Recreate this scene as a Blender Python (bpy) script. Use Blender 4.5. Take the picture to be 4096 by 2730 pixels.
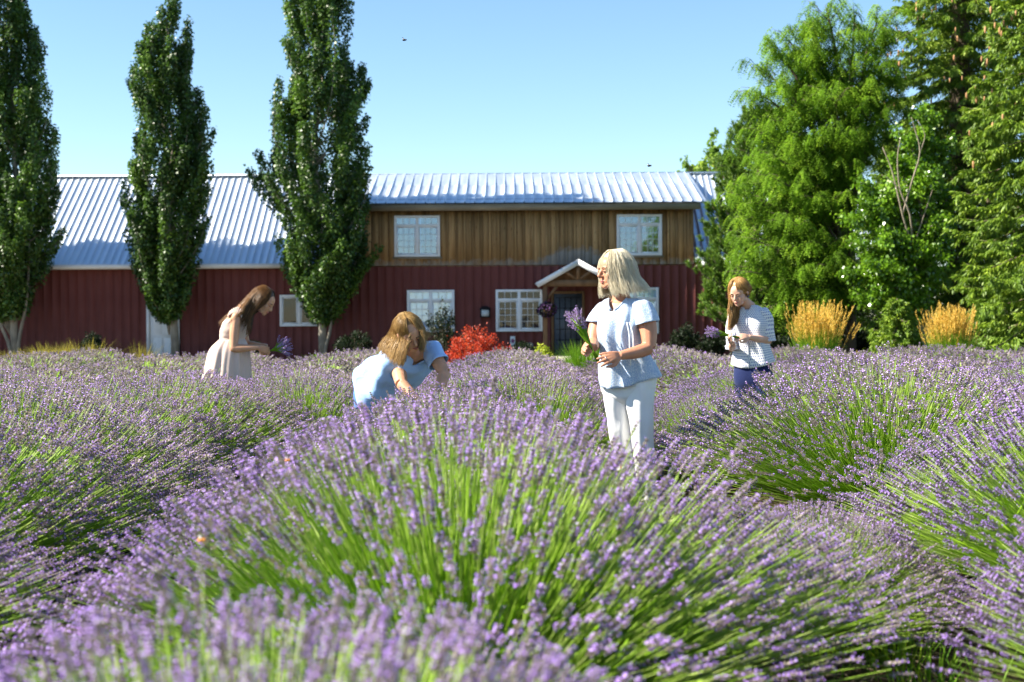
import bpy, math, random
import numpy as np
from mathutils import Vector, Matrix

for _o in list(bpy.data.objects):
    bpy.data.objects.remove(_o)
SC = bpy.context.scene
COL = SC.collection
RAD = math.radians

# ------------------------------------------------------------------ camera
F = 50.0 / 36.0 * 4096.0          # focal length in pixels of the 4096 px wide photograph
HORIZON = 1290.0                  # row of the horizon
CAM_Z = 1.25
ROLL = RAD(0.35)
cam_d = bpy.data.cameras.new('camera')
cam = bpy.data.objects.new('camera', cam_d)
COL.objects.link(cam)
cam_d.lens = 50.0
cam_d.sensor_width = 36.0
cam_d.clip_start = 0.1
cam_d.clip_end = 3000.0
cam_d.shift_y = -(1365.0 - HORIZON) / 4096.0
cam.location = (0, 0, CAM_Z)
cam.rotation_mode = 'XYZ'
cam.matrix_world = Matrix.Translation((0, 0, CAM_Z)) @ Matrix.Rotation(RAD(90), 4, 'X') @ Matrix.Rotation(-ROLL, 4, 'Z')
cam_d.dof.use_dof = True
cam_d.dof.focus_distance = 9.3
cam_d.dof.aperture_fstop = 3.6
SC.camera = cam

# ------------------------------------------------------------------ sky and sun
SUN_E, SUN_A = RAD(40.0), RAD(8.5)     # elevation; degrees in front of the line of the barn wall, from the left
SUN_DIR = Vector((-math.cos(SUN_E) * math.cos(SUN_A), -math.cos(SUN_E) * math.sin(SUN_A), math.sin(SUN_E)))
world = bpy.data.worlds.new('World')
SC.world = world
world.use_nodes = True
nt = world.node_tree
nt.nodes.clear()
sky = nt.nodes.new('ShaderNodeTexSky')
sky.sky_type = 'NISHITA'
sky.sun_disc = False
sky.sun_elevation = SUN_E
sky.sun_rotation = math.atan2(SUN_DIR.x, SUN_DIR.y)
sky.altitude = 1100.0
sky.air_density = 1.0
sky.dust_density = 0.3
sky.ozone_density = 2.0
hsv = nt.nodes.new('ShaderNodeHueSaturation')
hsv.inputs['Hue'].default_value = 0.496
hsv.inputs['Saturation'].default_value = 1.08
hsv.inputs['Value'].default_value = 1.0
bg = nt.nodes.new('ShaderNodeBackground')
bg.inputs['Strength'].default_value = 0.070
wo = nt.nodes.new('ShaderNodeOutputWorld')
nt.links.new(sky.outputs[0], hsv.inputs['Color'])
nt.links.new(hsv.outputs[0], bg.inputs['Color'])
nt.links.new(bg.outputs[0], wo.inputs['Surface'])

sun_d = bpy.data.lights.new('sun', 'SUN')
sun_d.energy = 4.6
sun_d.angle = RAD(0.5)
sun_d.color = (1.0, 0.93, 0.80)
sun = bpy.data.objects.new('sun', sun_d)
COL.objects.link(sun)
sun.rotation_mode = 'QUATERNION'
sun.rotation_quaternion = SUN_DIR.to_track_quat('Z', 'Y')
sun.location = (-30, 0, 30)

SC.view_settings.view_transform = 'Standard'
SC.view_settings.look = 'None'
SC.view_settings.exposure = 1.7
SC.view_settings.gamma = 1.0
SC.view_settings.use_curve_mapping = False
SC.render.engine = 'CYCLES'
SC.cycles.max_bounces = 6
SC.cycles.diffuse_bounces = 3
SC.cycles.glossy_bounces = 3
SC.cycles.transmission_bounces = 4
SC.cycles.transparent_max_bounces = 8
SC.cycles.sample_clamp_indirect = 4.0
SC.cycles.use_denoising = True

# ------------------------------------------------------------------ helpers
def at(px, py, d):
    """World point seen at pixel (px, py) of the photograph at distance d along the view."""
    u, v = px - 2048.0, py - HORIZON
    cu, su = math.cos(ROLL), math.sin(ROLL)
    u, v = u * cu - v * su, u * su + v * cu
    return np.array((u / F * d, d, CAM_Z - v / F * d))

def vec(*a):
    return np.array(a, float)

def nrm(v):
    v = np.asarray(v, float)
    return v / max(np.linalg.norm(v), 1e-9)

def tag(o, label=None, cat=None, group=None, kind=None):
    if label: o['label'] = label
    if cat: o['category'] = cat
    if group: o['group'] = group
    if kind: o['kind'] = kind
    return o

class Base:
    pass

def thing(name, loc, label, cat, group=None):
    o = bpy.data.objects.new(name, None)
    o.empty_display_size = 0.2
    COL.objects.link(o)
    o.location = tuple(loc)
    return tag(o, label, cat, group)

def root_loc(o):
    while o.parent is not None:
        o = o.parent
    return np.array(o.location)

class MB:
    """Collects vertices and faces of one mesh."""
    def __init__(self):
        self.v, self.n = [], 0
        self.f, self.t, self.u, self.m = [], [], [], []
    def add(self, verts, faces, tint=0.5, uv=None, mi=0):
        verts = np.asarray(verts, float).reshape(-1, 3)
        self.v.append(verts)
        t = np.full(len(verts), tint, float) if np.isscalar(tint) else np.asarray(tint, float)
        self.t.append(t)
        self.u.append(np.zeros((len(verts), 2)) if uv is None else np.asarray(uv, float))
        if isinstance(faces, np.ndarray):
            self.f.append((faces.astype(np.int64) + self.n, mi))
        else:
            by = {}
            for f in faces:
                by.setdefault(len(f), []).append(f)
            for k, l in by.items():
                self.f.append((np.array(l, np.int64) + self.n, mi))
        self.n += len(verts)
        return self
    def box(self, c, s, rot=None, tint=0.5, mi=0):
        h = np.array(s, float) / 2
        p = np.array([(x, y, z) for x in (-1, 1) for y in (-1, 1) for z in (-1, 1)], float) * h
        if rot is not None:
            p = p @ np.array(rot).T
        self.add(p + np.array(c, float), [(0, 1, 3, 2), (4, 6, 7, 5), (0, 4, 5, 1), (2, 3, 7, 6), (0, 2, 6, 4), (1, 5, 7, 3)], tint, mi=mi)
        return self
    def span(self, x0, x1, y0, y1, z0, z1, tint=0.5, mi=0):
        return self.box(((x0 + x1) / 2, (y0 + y1) / 2, (z0 + z1) / 2), (x1 - x0, y1 - y0, z1 - z0), None, tint, mi)
    def beam(self, a, b, w, h, up=(0, 0, 1), tint=0.5):
        a, b = np.array(a, float), np.array(b, float)
        d = b - a
        L = np.linalg.norm(d); x = d / L
        y = nrm(np.cross(up, x)); z = np.cross(x, y)
        return self.box((a + b) / 2, (L, w, h), np.stack([x, y, z], 1), tint)
    def grid(self, P, tint=0.5, closed=False, uv=None, mi=0, cap0=False, cap1=False, hole=None):
        """P: [rows, cols, 3]"""
        P = np.asarray(P, float)
        r, c = P.shape[:2]
        I = np.arange(r * c).reshape(r, c)
        if closed:
            J = np.roll(I, -1, 1)
            f = np.stack([I[:-1], J[:-1], J[1:], I[1:]], -1).reshape(-1, 4)
            if hole is not None: f = f[~np.asarray(hole)[:r - 1].reshape(-1)]
        else:
            f = np.stack([I[:-1, :-1], I[:-1, 1:], I[1:, 1:], I[1:, :-1]], -1).reshape(-1, 4)
        if uv is None:
            uu, vv = np.meshgrid(np.arange(c) / max(c - (0 if closed else 1), 1), np.arange(r) / max(r - 1, 1))
            uv = np.stack([uu, vv], -1)
        n0 = self.n
        self.add(P.reshape(-1, 3), f, tint if np.isscalar(tint) else np.asarray(tint).reshape(-1), np.asarray(uv).reshape(-1, 2), mi)
        if cap0: self.f.append((np.array([list(I[0][::-1])]) + n0, mi))
        if cap1: self.f.append((np.array([list(I[-1])]) + n0, mi))
        return self
    def tube(self, pts, radii, ns=8, sub=1, tint=0.5, cap=True, flat=1.0, flat_dir=None):
        pts = np.asarray(pts, float)
        radii = np.full(len(pts), radii, float) if np.isscalar(radii) else np.asarray(radii, float)
        if sub > 1:
            pts = crom(pts, sub); radii = crom(radii[:, None], sub)[:, 0]
        P = tube_rings(pts, radii, ns, flat, flat_dir)
        return self.grid(P, tint, closed=True, cap0=cap, cap1=cap)
    def blob(self, c, r, nu=12, nv=8, rot=None, tint=0.5):
        th = np.linspace(0, math.pi, nv + 1)[1:-1]
        ph = np.linspace(0, 2 * math.pi, nu, endpoint=False)
        T, Ph = np.meshgrid(th, ph, indexing='ij')
        P = np.stack([np.sin(T) * np.cos(Ph), np.sin(T) * np.sin(Ph), np.cos(T)], -1)
        r = np.full(3, r, float) if np.isscalar(r) else np.array(r, float)
        top, bot = np.array((0, 0, 1.0)) * r, np.array((0, 0, -1.0)) * r
        P = P * r
        if rot is not None:
            R = np.array(rot); P = P @ R.T; top = R @ top; bot = R @ bot
        c = np.array(c, float)
        n0 = self.n
        self.grid(P + c, tint, closed=True)
        self.add(np.stack([top + c, bot + c]), np.zeros((0, 3), int), tint)
        k = nv - 1
        fs = [(n0 + k * nu, n0 + i, n0 + (i + 1) % nu)[::-1] for i in range(nu)]
        fs += [(n0 + k * nu + 1, n0 + (k - 1) * nu + i, n0 + (k - 1) * nu + (i + 1) % nu) for i in range(nu)]
        self.f.append((np.array(fs), 0))
        return self
    def mesh(self, name, base=None):
        V = np.concatenate(self.v) if self.v else np.zeros((0, 3))
        if base is not None:
            V = V - np.asarray(base, float)
        T, U = np.concatenate(self.t), np.concatenate(self.u)
        me = bpy.data.meshes.new(name)
        loops, starts, tots, mis = [], [], [], []
        s = 0
        for f, mi in self.f:
            if len(f) == 0: continue
            k = f.shape[1]
            loops.append(f.reshape(-1))
            starts.append(s + np.arange(len(f)) * k)
            tots.append(np.full(len(f), k)); mis.append(np.full(len(f), mi))
            s += len(f) * k
        L = np.concatenate(loops)
        me.vertices.add(len(V)); me.vertices.foreach_set('co', V.astype(np.float32).ravel())
        me.loops.add(len(L)); me.loops.foreach_set('vertex_index', L.astype(np.int32))
        S = np.concatenate(starts)
        me.polygons.add(len(S)); me.polygons.foreach_set('loop_start', S.astype(np.int32))
        try: me.polygons.foreach_set('loop_total', np.concatenate(tots).astype(np.int32))
        except Exception: pass
        me.polygons.foreach_set('material_index', np.concatenate(mis).astype(np.int32))
        a = me.attributes.new('tint', 'FLOAT', 'POINT'); a.data.foreach_set('value', T.astype(np.float32))
        uvl = me.uv_layers.new(name='UVMap'); uvl.data.foreach_set('uv', U[L].astype(np.float32).ravel())
        me.update(calc_edges=True)
        me.validate()
        return me
    def build(self, name, material, parent=None, smooth=False, solid=0.0, bevel=0.0):
        base = root_loc(parent) if parent is not None else None
        me = self.mesh(name, base)
        return link_mesh(name, me, material, parent, smooth, solid, bevel)

def link_mesh(name, me, material, parent=None, smooth=False, solid=0.0, bevel=0.0):
    for m in (material if isinstance(material, (list, tuple)) else [material]):
        me.materials.append(m)
    if smooth:
        me.polygons.foreach_set('use_smooth', np.ones(len(me.polygons), bool))
    o = bpy.data.objects.new(name, me)
    COL.objects.link(o)
    if parent is not None:
        o.parent = parent
    if solid:
        md = o.modifiers.new('thickness', 'SOLIDIFY'); md.thickness = solid; md.offset = 0
    if bevel:
        md = o.modifiers.new('edge', 'BEVEL'); md.width = bevel; md.segments = 2; md.limit_method = 'ANGLE'
    return o

def share(name, me, parent, loc=(0, 0, 0), rotz=0.0, scale=1.0):
    o = bpy.data.objects.new(name, me)
    COL.objects.link(o)
    o.parent = parent
    o.location = tuple(loc); o.rotation_euler = (0, 0, rotz)
    o.scale = (scale,) * 3 if np.isscalar(scale) else scale
    return o

def copy_tree(o, parent=None):
    c = o.copy(); COL.objects.link(c)
    c.parent = parent
    for ch in [x for x in o.children]:
        copy_tree(ch, c)
    return c

def crom(P, sub):
    """Catmull-Rom through the rows of P, sub steps per span."""
    P = np.asarray(P, float)
    n = len(P)
    Q = np.concatenate([[2 * P[0] - P[1]], P, [2 * P[-1] - P[-2]]])
    out = []
    for i in range(n - 1):
        p0, p1, p2, p3 = Q[i], Q[i + 1], Q[i + 2], Q[i + 3]
        for k in range(sub):
            t = k / sub
            out.append(0.5 * (2 * p1 + (p2 - p0) * t + (2 * p0 - 5 * p1 + 4 * p2 - p3) * t * t + (3 * p1 - p0 - 3 * p2 + p3) * t ** 3))
    out.append(P[-1])
    return np.array(out)

def tube_rings(pts, radii, ns, flat=1.0, flat_dir=None):
    n = len(pts)
    T = np.gradient(pts, axis=0)
    T /= np.maximum(np.linalg.norm(T, axis=1, keepdims=True), 1e-9)
    ref = np.array((0, 0, 1.0)) if abs(T[0][2]) < 0.9 else np.array((1.0, 0, 0))
    if flat_dir is not None: ref = np.asarray(flat_dir, float)
    A = nrm(ref - T[0] * ref.dot(T[0]))
    rings = []
    an = np.linspace(0, 2 * math.pi, ns, endpoint=False)
    for i in range(n):
        A = nrm(A - T[i] * A.dot(T[i])); B = np.cross(T[i], A)
        rings.append(pts[i] + radii[i] * (flat * np.cos(an)[:, None] * A + np.sin(an)[:, None] * B))
    return np.array(rings)

# ------------------------------------------------------------------ materials
MATS = {}
def new_mat(name):
    m = bpy.data.materials.new(name); m.use_nodes = True
    MATS[name] = m
    return m, m.node_tree.nodes, m.node_tree.links, m.node_tree.nodes['Principled BSDF']

def ramp(N, stops):
    r = N.new('ShaderNodeValToRGB')
    e = r.color_ramp.elements
    while len(e) < len(stops): e.new(0.5)
    for x, (p, c) in zip(e, stops):
        x.position = p; x.color = tuple(c) + (1.0,)
    return r

def noise(N, L, scale, detail=4, vecout=None, rough=0.55, dim='3D'):
    t = N.new('ShaderNodeTexNoise'); t.inputs['Scale'].default_value = scale
    t.inputs['Detail'].default_value = detail; t.inputs['Roughness'].default_value = rough
    if vecout is not None: L.new(vecout, t.inputs['Vector'])
    return t

def coords(N, L, kind='Object', scale=(1, 1, 1)):
    c = N.new('ShaderNodeTexCoord'); mp = N.new('ShaderNodeMapping')
    mp.inputs['Scale'].default_value = scale
    L.new(c.outputs[kind], mp.inputs['Vector'])
    return mp.outputs[0]

def plain(name, col, rough=0.6, metal=0.0, spec=0.4, vary=0.12, scale=6.0, bump=0.0, bscale=40.0, stretch=(1, 1, 1), rnd=0.0):
    """Principled material whose colour drifts a little by noise (and, with rnd, from object to object)."""
    m, N, L, P = new_mat(name)
    c = coords(N, L, 'Object', stretch)
    n = noise(N, L, scale, 5, c)
    lo, hi = [max(x * (1 - vary), 0) for x in col], [min(x * (1 + vary), 1) for x in col]
    r = ramp(N, [(0.3, lo), (0.7, hi)])
    L.new(n.outputs['Fac'], r.inputs[0])
    out = r.outputs[0]
    if rnd:
        oi = N.new('ShaderNodeObjectInfo'); h = N.new('ShaderNodeHueSaturation')
        mr = N.new('ShaderNodeMapRange'); mr.inputs[3].default_value = 1 - rnd; mr.inputs[4].default_value = 1 + rnd
        L.new(oi.outputs['Random'], mr.inputs[0]); L.new(mr.outputs[0], h.inputs['Value']); L.new(out, h.inputs['Color'])
        out = h.outputs[0]
    L.new(out, P.inputs['Base Color'])
    P.inputs['Roughness'].default_value = rough; P.inputs['Metallic'].default_value = metal
    P.inputs['Specular IOR Level'].default_value = spec
    if bump:
        n2 = noise(N, L, bscale, 3, c); b = N.new('ShaderNodeBump'); b.inputs['Strength'].default_value = bump
        b.inputs['Distance'].default_value = 0.01
        L.new(n2.outputs['Fac'], b.inputs['Height']); L.new(b.outputs[0], P.inputs['Normal'])
    return m

def leafy(name, stops, trans=0.35, rough=0.5, spec=0.35, tcol=1.35, rnd=0.0):
    """Foliage: colour from the 'tint' attribute along a ramp, part of the light passing through."""
    m, N, L, P = new_mat(name)
    a = N.new('ShaderNodeAttribute'); a.attribute_name = 'tint'
    r = ramp(N, stops); L.new(a.outputs['Fac'], r.inputs[0])
    out = r.outputs[0]
    if rnd:
        oi = N.new('ShaderNodeObjectInfo'); h = N.new('ShaderNodeHueSaturation')
        mr = N.new('ShaderNodeMapRange'); mr.inputs[3].default_value = 1 - rnd; mr.inputs[4].default_value = 1 + rnd
        L.new(oi.outputs['Random'], mr.inputs[0]); L.new(mr.outputs[0], h.inputs['Value']); L.new(out, h.inputs['Color'])
        out = h.outputs[0]
    L.new(out, P.inputs['Base Color'])
    P.inputs['Roughness'].default_value = rough; P.inputs['Specular IOR Level'].default_value = spec
    t = N.new('ShaderNodeBsdfTranslucent')
    g = N.new('ShaderNodeMix'); g.data_type = 'RGBA'; g.blend_type = 'MULTIPLY'; g.inputs[0].default_value = 1.0
    L.new(out, g.inputs[6]); g.inputs[7].default_value = (tcol, tcol * 1.05, tcol * 0.7, 1)
    L.new(g.outputs[2], t.inputs['Color'])
    mx = N.new('ShaderNodeMixShader'); mx.inputs[0].default_value = trans
    L.new(P.outputs[0], mx.inputs[1]); L.new(t.outputs[0], mx.inputs[2])
    L.new(mx.outputs[0], N['Material Output'].inputs['Surface'])
    return m
# ------------------------------------------------------------------ ground
def ground_mat():
    m, N, L, P = new_mat('soil')
    c = coords(N, L, 'Object')
    n = noise(N, L, 0.6, 8, c, 0.65); n2 = noise(N, L, 9, 6, c, 0.7)
    r = ramp(N, [(0.3, (0.035, 0.028, 0.016)), (0.5, (0.075, 0.060, 0.034)), (0.7, (0.065, 0.085, 0.024))])
    r2 = ramp(N, [(0.3, (0.4, 0.4, 0.4)), (0.75, (1.3, 1.25, 1.15))])
    L.new(n.outputs['Fac'], r.inputs[0]); L.new(n2.outputs['Fac'], r2.inputs[0])
    mx = N.new('ShaderNodeMix'); mx.data_type = 'RGBA'; mx.blend_type = 'MULTIPLY'; mx.inputs[0].default_value = 1
    L.new(r.outputs[0], mx.inputs[6]); L.new(r2.outputs[0], mx.inputs[7]); L.new(mx.outputs[2], P.inputs['Base Color'])
    P.inputs['Roughness'].default_value = 0.95; P.inputs['Specular IOR Level'].default_value = 0.1
    b = N.new('ShaderNodeBump'); b.inputs['Strength'].default_value = 0.8; b.inputs['Distance'].default_value = 0.03
    L.new(n2.outputs['Fac'], b.inputs['Height']); L.new(b.outputs[0], P.inputs['Normal'])
    return m
M_soil = ground_mat()
g = MB()
gx = np.concatenate([[-1500, -400, -120, -60], np.linspace(-30, 30, 61), [60, 120, 400, 1500]])
gy = np.concatenate([[-300, -60, -15], np.linspace(-4, 60, 65), [100, 250, 700, 2500]])
GX, GY = np.meshgrid(gx, gy)
rr = np.random.RandomState(3)
GZ = np.where((np.abs(GX) < 31) & (GY > -5) & (GY < 36), rr.uniform(-0.03, 0.015, GX.shape), 0.0) - 0.01
g.grid(np.stack([GX, GY, GZ], -1)[:, ::-1])
tag(g.build('ground', M_soil, smooth=True), kind='structure')
M_tan = plain('walkway_gravel', (0.30, 0.24, 0.17), 0.9, vary=0.25, scale=14, bump=0.6, bscale=60)
M_concrete = plain('pale_concrete', (0.36, 0.33, 0.27), 0.85, vary=0.15, scale=5, bump=0.3)
w = MB(); w.span(-22, 14, 42.5, 46.2, -0.1, 0.006)
tag(w.build('walkway', M_tan), kind='structure')
w = MB(); w.span(1.2, 14, 46.2, 46.36, -0.1, 0.13)
tag(w.build('kerb', M_concrete), kind='structure')
w = MB(); w.span(0.9, 4.0, 46.9, 49.45, -0.05, 0.10)
tag(w.build('porch_slab', M_concrete), kind='structure')

# ------------------------------------------------------------------ the barn
YW = 49.5
RIDGE_Y, RIDGE_Z = 53.9, 6.84
EAVE_Y, EAVE_Z = 49.08, 3.30
DORM_Y, DORM_Z = 49.02, 5.37
BX0, BX1 = -21.5, 12.5
DX0, DX1 = -5.17, 6.34

def siding_mat():
    m, N, L, P = new_mat('red_metal_siding')
    c = coords(N, L, 'Object', (1, 1, 0.25)); n = noise(N, L, 3.0, 6, c, 0.6)
    r = ramp(N, [(0.3, (0.125, 0.034, 0.030)), (0.7, (0.175, 0.052, 0.045))])
    L.new(n.outputs['Fac'], r.inputs[0]); L.new(r.outputs[0], P.inputs['Base Color'])
    P.inputs['Roughness'].default_value = 0.6; P.inputs['Specular IOR Level'].default_value = 0.2
    return m
def roof_mat():
    m, N, L, P = new_mat('galvanised_roof')
    c = coords(N, L, 'Object', (1, 0.2, 0.2)); n = noise(N, L, 2.5, 6, c, 0.6)
    r = ramp(N, [(0.3, (0.60, 0.68, 0.78)), (0.7, (0.74, 0.81, 0.89))])
    L.new(n.outputs['Fac'], r.inputs[0]); L.new(r.outputs[0], P.inputs['Base Color'])
    P.inputs['Metallic'].default_value = 0.75
    rr_ = ramp(N, [(0.2, (0.36,) * 3), (0.8, (0.52,) * 3)]); L.new(n.outputs['Fac'], rr_.inputs[0]); L.new(rr_.outputs[0], P.inputs['Roughness'])
    return m
def wood_mat():
    m, N, L, P = new_mat('weathered_boards')
    oi = N.new('ShaderNodeObjectInfo')
    tc = N.new('ShaderNodeTexCoord')
    mp = N.new('ShaderNodeMapping'); mp.inputs['Scale'].default_value = (14, 14, 0.7)
    add = N.new('ShaderNodeVectorMath'); add.operation = 'ADD'
    sc = N.new('ShaderNodeVectorMath'); sc.operation = 'SCALE'; sc.inputs[0].default_value = (31, 17, 7)
    L.new(oi.outputs['Random'], sc.inputs['Scale'])
    L.new(tc.outputs['Object'], add.inputs[0]); L.new(sc.outputs[0], add.inputs[1]); L.new(add.outputs[0], mp.inputs['Vector'])
    n = noise(N, L, 1.0, 8, mp.outputs[0], 0.65)
    r = ramp(N, [(0.25, (0.16, 0.088, 0.036)), (0.5, (0.34, 0.20, 0.085)), (0.75, (0.47, 0.31, 0.145))])
    L.new(n.outputs['Fac'], r.inputs[0])
    v = N.new('ShaderNodeTexVoronoi'); v.inputs['Scale'].default_value = 1.0
    mp2 = N.new('ShaderNodeMapping'); mp2.inputs['Scale'].default_value = (7, 1, 2.6); L.new(add.outputs[0], mp2.inputs['Vector']); L.new(mp2.outputs[0], v.inputs['Vector'])
    kr = ramp(N, [(0.0, (0.25, 0.2, 0.15)), (0.16, (1, 1, 1))]); L.new(v.outputs['Distance'], kr.inputs[0])
    mk = N.new('ShaderNodeMix'); mk.data_type = 'RGBA'; mk.blend_type = 'MULTIPLY'; mk.inputs[0].default_value = 1
    L.new(r.outputs[0], mk.inputs[6]); L.new(kr.outputs[0], mk.inputs[7])
    h = N.new('ShaderNodeHueSaturation'); mr = N.new('ShaderNodeMapRange'); mr.inputs[3].default_value = 0.68; mr.inputs[4].default_value = 1.3
    L.new(oi.outputs['Random'], mr.inputs[0]); L.new(mr.outputs[0], h.inputs['Value']); L.new(mk.outputs[2], h.inputs['Color'])
    # pale weather stain on the board ends above the porch roof
    g_ = N.new('ShaderNodeNewGeometry'); sx = N.new('ShaderNodeSeparateXYZ'); L.new(g_.outputs['Position'], sx.inputs[0])
    mx_ = N.new('ShaderNodeMath'); mx_.operation = 'SUBTRACT'; L.new(sx.outputs['X'], mx_.inputs[0]); mx_.inputs[1].default_value = 2.25
    ab = N.new('ShaderNodeMath'); ab.operation = 'ABSOLUTE'; L.new(mx_.outputs[0], ab.inputs[0])
    hx = N.new('ShaderNodeMapRange'); hx.inputs[1].default_value = 0.5; hx.inputs[2].default_value = 1.35; hx.inputs[3].default_value = 0.42; hx.inputs[4].default_value = 0.02
    L.new(ab.outputs[0], hx.inputs[0])
    n3 = noise(N, L, 6, 3, g_.outputs['Position'])
    hn = N.new('ShaderNodeMath'); hn.operation = 'MULTIPLY_ADD'; L.new(n3.outputs['Fac'], hn.inputs[0]); hn.inputs[1].default_value = 0.5; L.new(hx.outputs[0], hn.inputs[2])
    zz = N.new('ShaderNodeMath'); zz.operation = 'SUBTRACT'; L.new(sx.outputs['Z'], zz.inputs[0]); zz.inputs[1].default_value = 3.42
    df = N.new('ShaderNodeMath'); df.operation = 'SUBTRACT'; L.new(hn.outputs[0], df.inputs[0]); L.new(zz.outputs[0], df.inputs[1])
    st = N.new('ShaderNodeMapRange'); st.inputs[1].default_value = 0.22; st.inputs[2].default_value = 0.42; st.inputs[3].default_value = 0; st.inputs[4].default_value = 0.75
    L.new(df.outputs[0], st.inputs[0])
    ms = N.new('ShaderNodeMix'); ms.data_type = 'RGBA'; L.new(st.outputs[0], ms.inputs[0]); L.new(h.outputs[0], ms.inputs[6]); ms.inputs[7].default_value = (0.36, 0.36, 0.36, 1)
    L.new(ms.outputs[2], P.inputs['Base Color'])
    P.inputs['Roughness'].default_value = 0.8; P.inputs['Specular IOR Level'].default_value = 0.2
    b = N.new('ShaderNodeBump'); b.inputs['Strength'].default_value = 0.4; b.inputs['Distance'].default_value = 0.01
    L.new(n.outputs['Fac'], b.inputs['Height']); L.new(b.outputs[0], P.inputs['Normal'])
    return m
def glass_mat(name, refl=0.16, tint=(1, 1, 1), gcol=(1, 1, 1)):
    m, N, L, P = new_mat(name)
    tr = N.new('ShaderNodeBsdfTransparent'); tr.inputs[0].default_value = tuple(tint) + (1,)
    gl = N.new('ShaderNodeBsdfGlossy'); gl.inputs['Roughness'].default_value = 0.01; gl.inputs['Color'].default_value = tuple(gcol) + (1,)
    n = noise(N, L, 1.7, 2, coords(N, L, 'Object')); b = N.new('ShaderNodeBump'); b.inputs['Strength'].default_value = 0.06; b.inputs['Distance'].default_value = 0.05
    L.new(n.outputs['Fac'], b.inputs['Height']); L.new(b.outputs[0], gl.inputs['Normal'])
    mx = N.new('ShaderNodeMixShader'); mx.inputs[0].default_value = refl
    L.new(tr.outputs[0], mx.inputs[1]); L.new(gl.outputs[0], mx.inputs[2]); L.new(mx.outputs[0], N['Material Output'].inputs['Surface'])
    return m
M_siding, M_roof, M_wood = siding_mat(), roof_mat(), wood_mat()
M_white = plain('white_paint', (0.78, 0.79, 0.80), 0.45, vary=0.05, scale=3)
M_timber = plain('brown_timber', (0.19, 0.105, 0.05), 0.75, vary=0.35, scale=5, stretch=(1, 1, 0.3), bump=0.3)
M_greywood = plain('grey_fascia_wood', (0.27, 0.22, 0.15), 0.8, vary=0.3, scale=4, stretch=(0.2, 1, 1), bump=0.2)
M_glass = glass_mat('window_glass', 0.30, (.8, .9, 1.0), (.62, .80, 1.0))
M_glassdark = glass_mat('dark_window_glass', 0.05, (0.5, 0.5, 0.5))
M_blind = plain('pale_window_blind', (0.60, 0.68, 0.78), 0.8, vary=0.08, scale=2)
M_inside = plain('unlit_room_black', (0.012, 0.014, 0.013), 0.9, vary=0.4, scale=1.5)
M_door = plain('blue_grey_door', (0.075, 0.09, 0.115), 0.5, vary=0.15)
M_iron = plain('dark_iron', (0.02, 0.02, 0.022), 0.5, metal=0.3)

barn = thing('barn', ((BX0 + BX1) / 2, YW + 4, 0), 'long red metal barn house with boarded upper storey and ribbed silver roof', 'barn')

def profile_panel(width, ribs, depth, rib_w):
    """x/depth profile of a ribbed sheet."""
    pts = []
    step = width / ribs
    for i in range(ribs):
        x = i * step
        pts += [(x, 0.0), (x + step / 2 - rib_w, 0.0), (x + step / 2 - rib_w * 0.45, depth), (x + step / 2 + rib_w * 0.45, depth), (x + step / 2 + rib_w, 0.0)]
    pts.append((width - 0.004, 0.0))
    return pts

def siding_run(parent, x0, x1, z0, z1, y, pw=0.9):
    n = max(1, round((x1 - x0) / pw)); pw = (x1 - x0) / n
    mb = MB(); pr = profile_panel(pw, 3, 0.032, 0.035)
    P = np.array([[(px, -d, z) for px, d in pr] for z in (z1 - z0, 0.0)])
    mb.grid(P)
    me = mb.mesh('siding_panel'); me.materials.append(M_siding)
    b = root_loc(barn)
    for i in range(n):
        share('siding_panel', me, parent, np.array((x0 + i * pw, y - 0.002 * (i % 2), z0)) - b)

wall = MB()
wall.span(BX0, BX1, YW + 0.02, YW + 0.2, 0, EAVE_Z)                                   # lower wall core
wall.span(DX0, DX1, YW + 0.02, YW + 0.2, EAVE_Z + 0.001, 5.55)                         # upper wall core
wall.span(BX0, BX0 + 0.2, YW + 0.2, 58.3, 0, EAVE_Z); wall.span(BX1 - 0.2, BX1, YW + 0.2, 58.3, 0, EAVE_Z)
wall.span(BX0, BX1, 58.3, 58.5, 0, EAVE_Z)
for x in (BX0 + 0.1, BX1 - 0.1):                                                      # gable triangles
    wall.add([(x - .1, YW + .02, EAVE_Z), (x - .1, 58.5, EAVE_Z), (x - .1, RIDGE_Y, RIDGE_Z - .12), (x + .1, YW + .02, EAVE_Z), (x + .1, 58.5, EAVE_Z), (x + .1, RIDGE_Y, RIDGE_Z - .12)],
             [(0, 1, 2), (3, 5, 4), (0, 2, 5, 3), (1, 4, 5, 2)])
for x in (DX0, DX1 - 0.1):                                                            # dormer cheeks
    wall.add([(x, YW + .2, EAVE_Z), (x, YW + .2, 5.4), (x, RIDGE_Y, RIDGE_Z - .1), (x + .1, YW + .2, EAVE_Z), (x + .1, YW + .2, 5.4), (x + .1, RIDGE_Y, RIDGE_Z - .1)],
             [(0, 2, 1), (3, 4, 5), (0, 1, 4, 3), (1, 2, 5, 4)])
wallo = wall.build('wall', M_siding, barn)
siding_run(wallo, BX0, BX1, 0.0, 3.225, YW)

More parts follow.
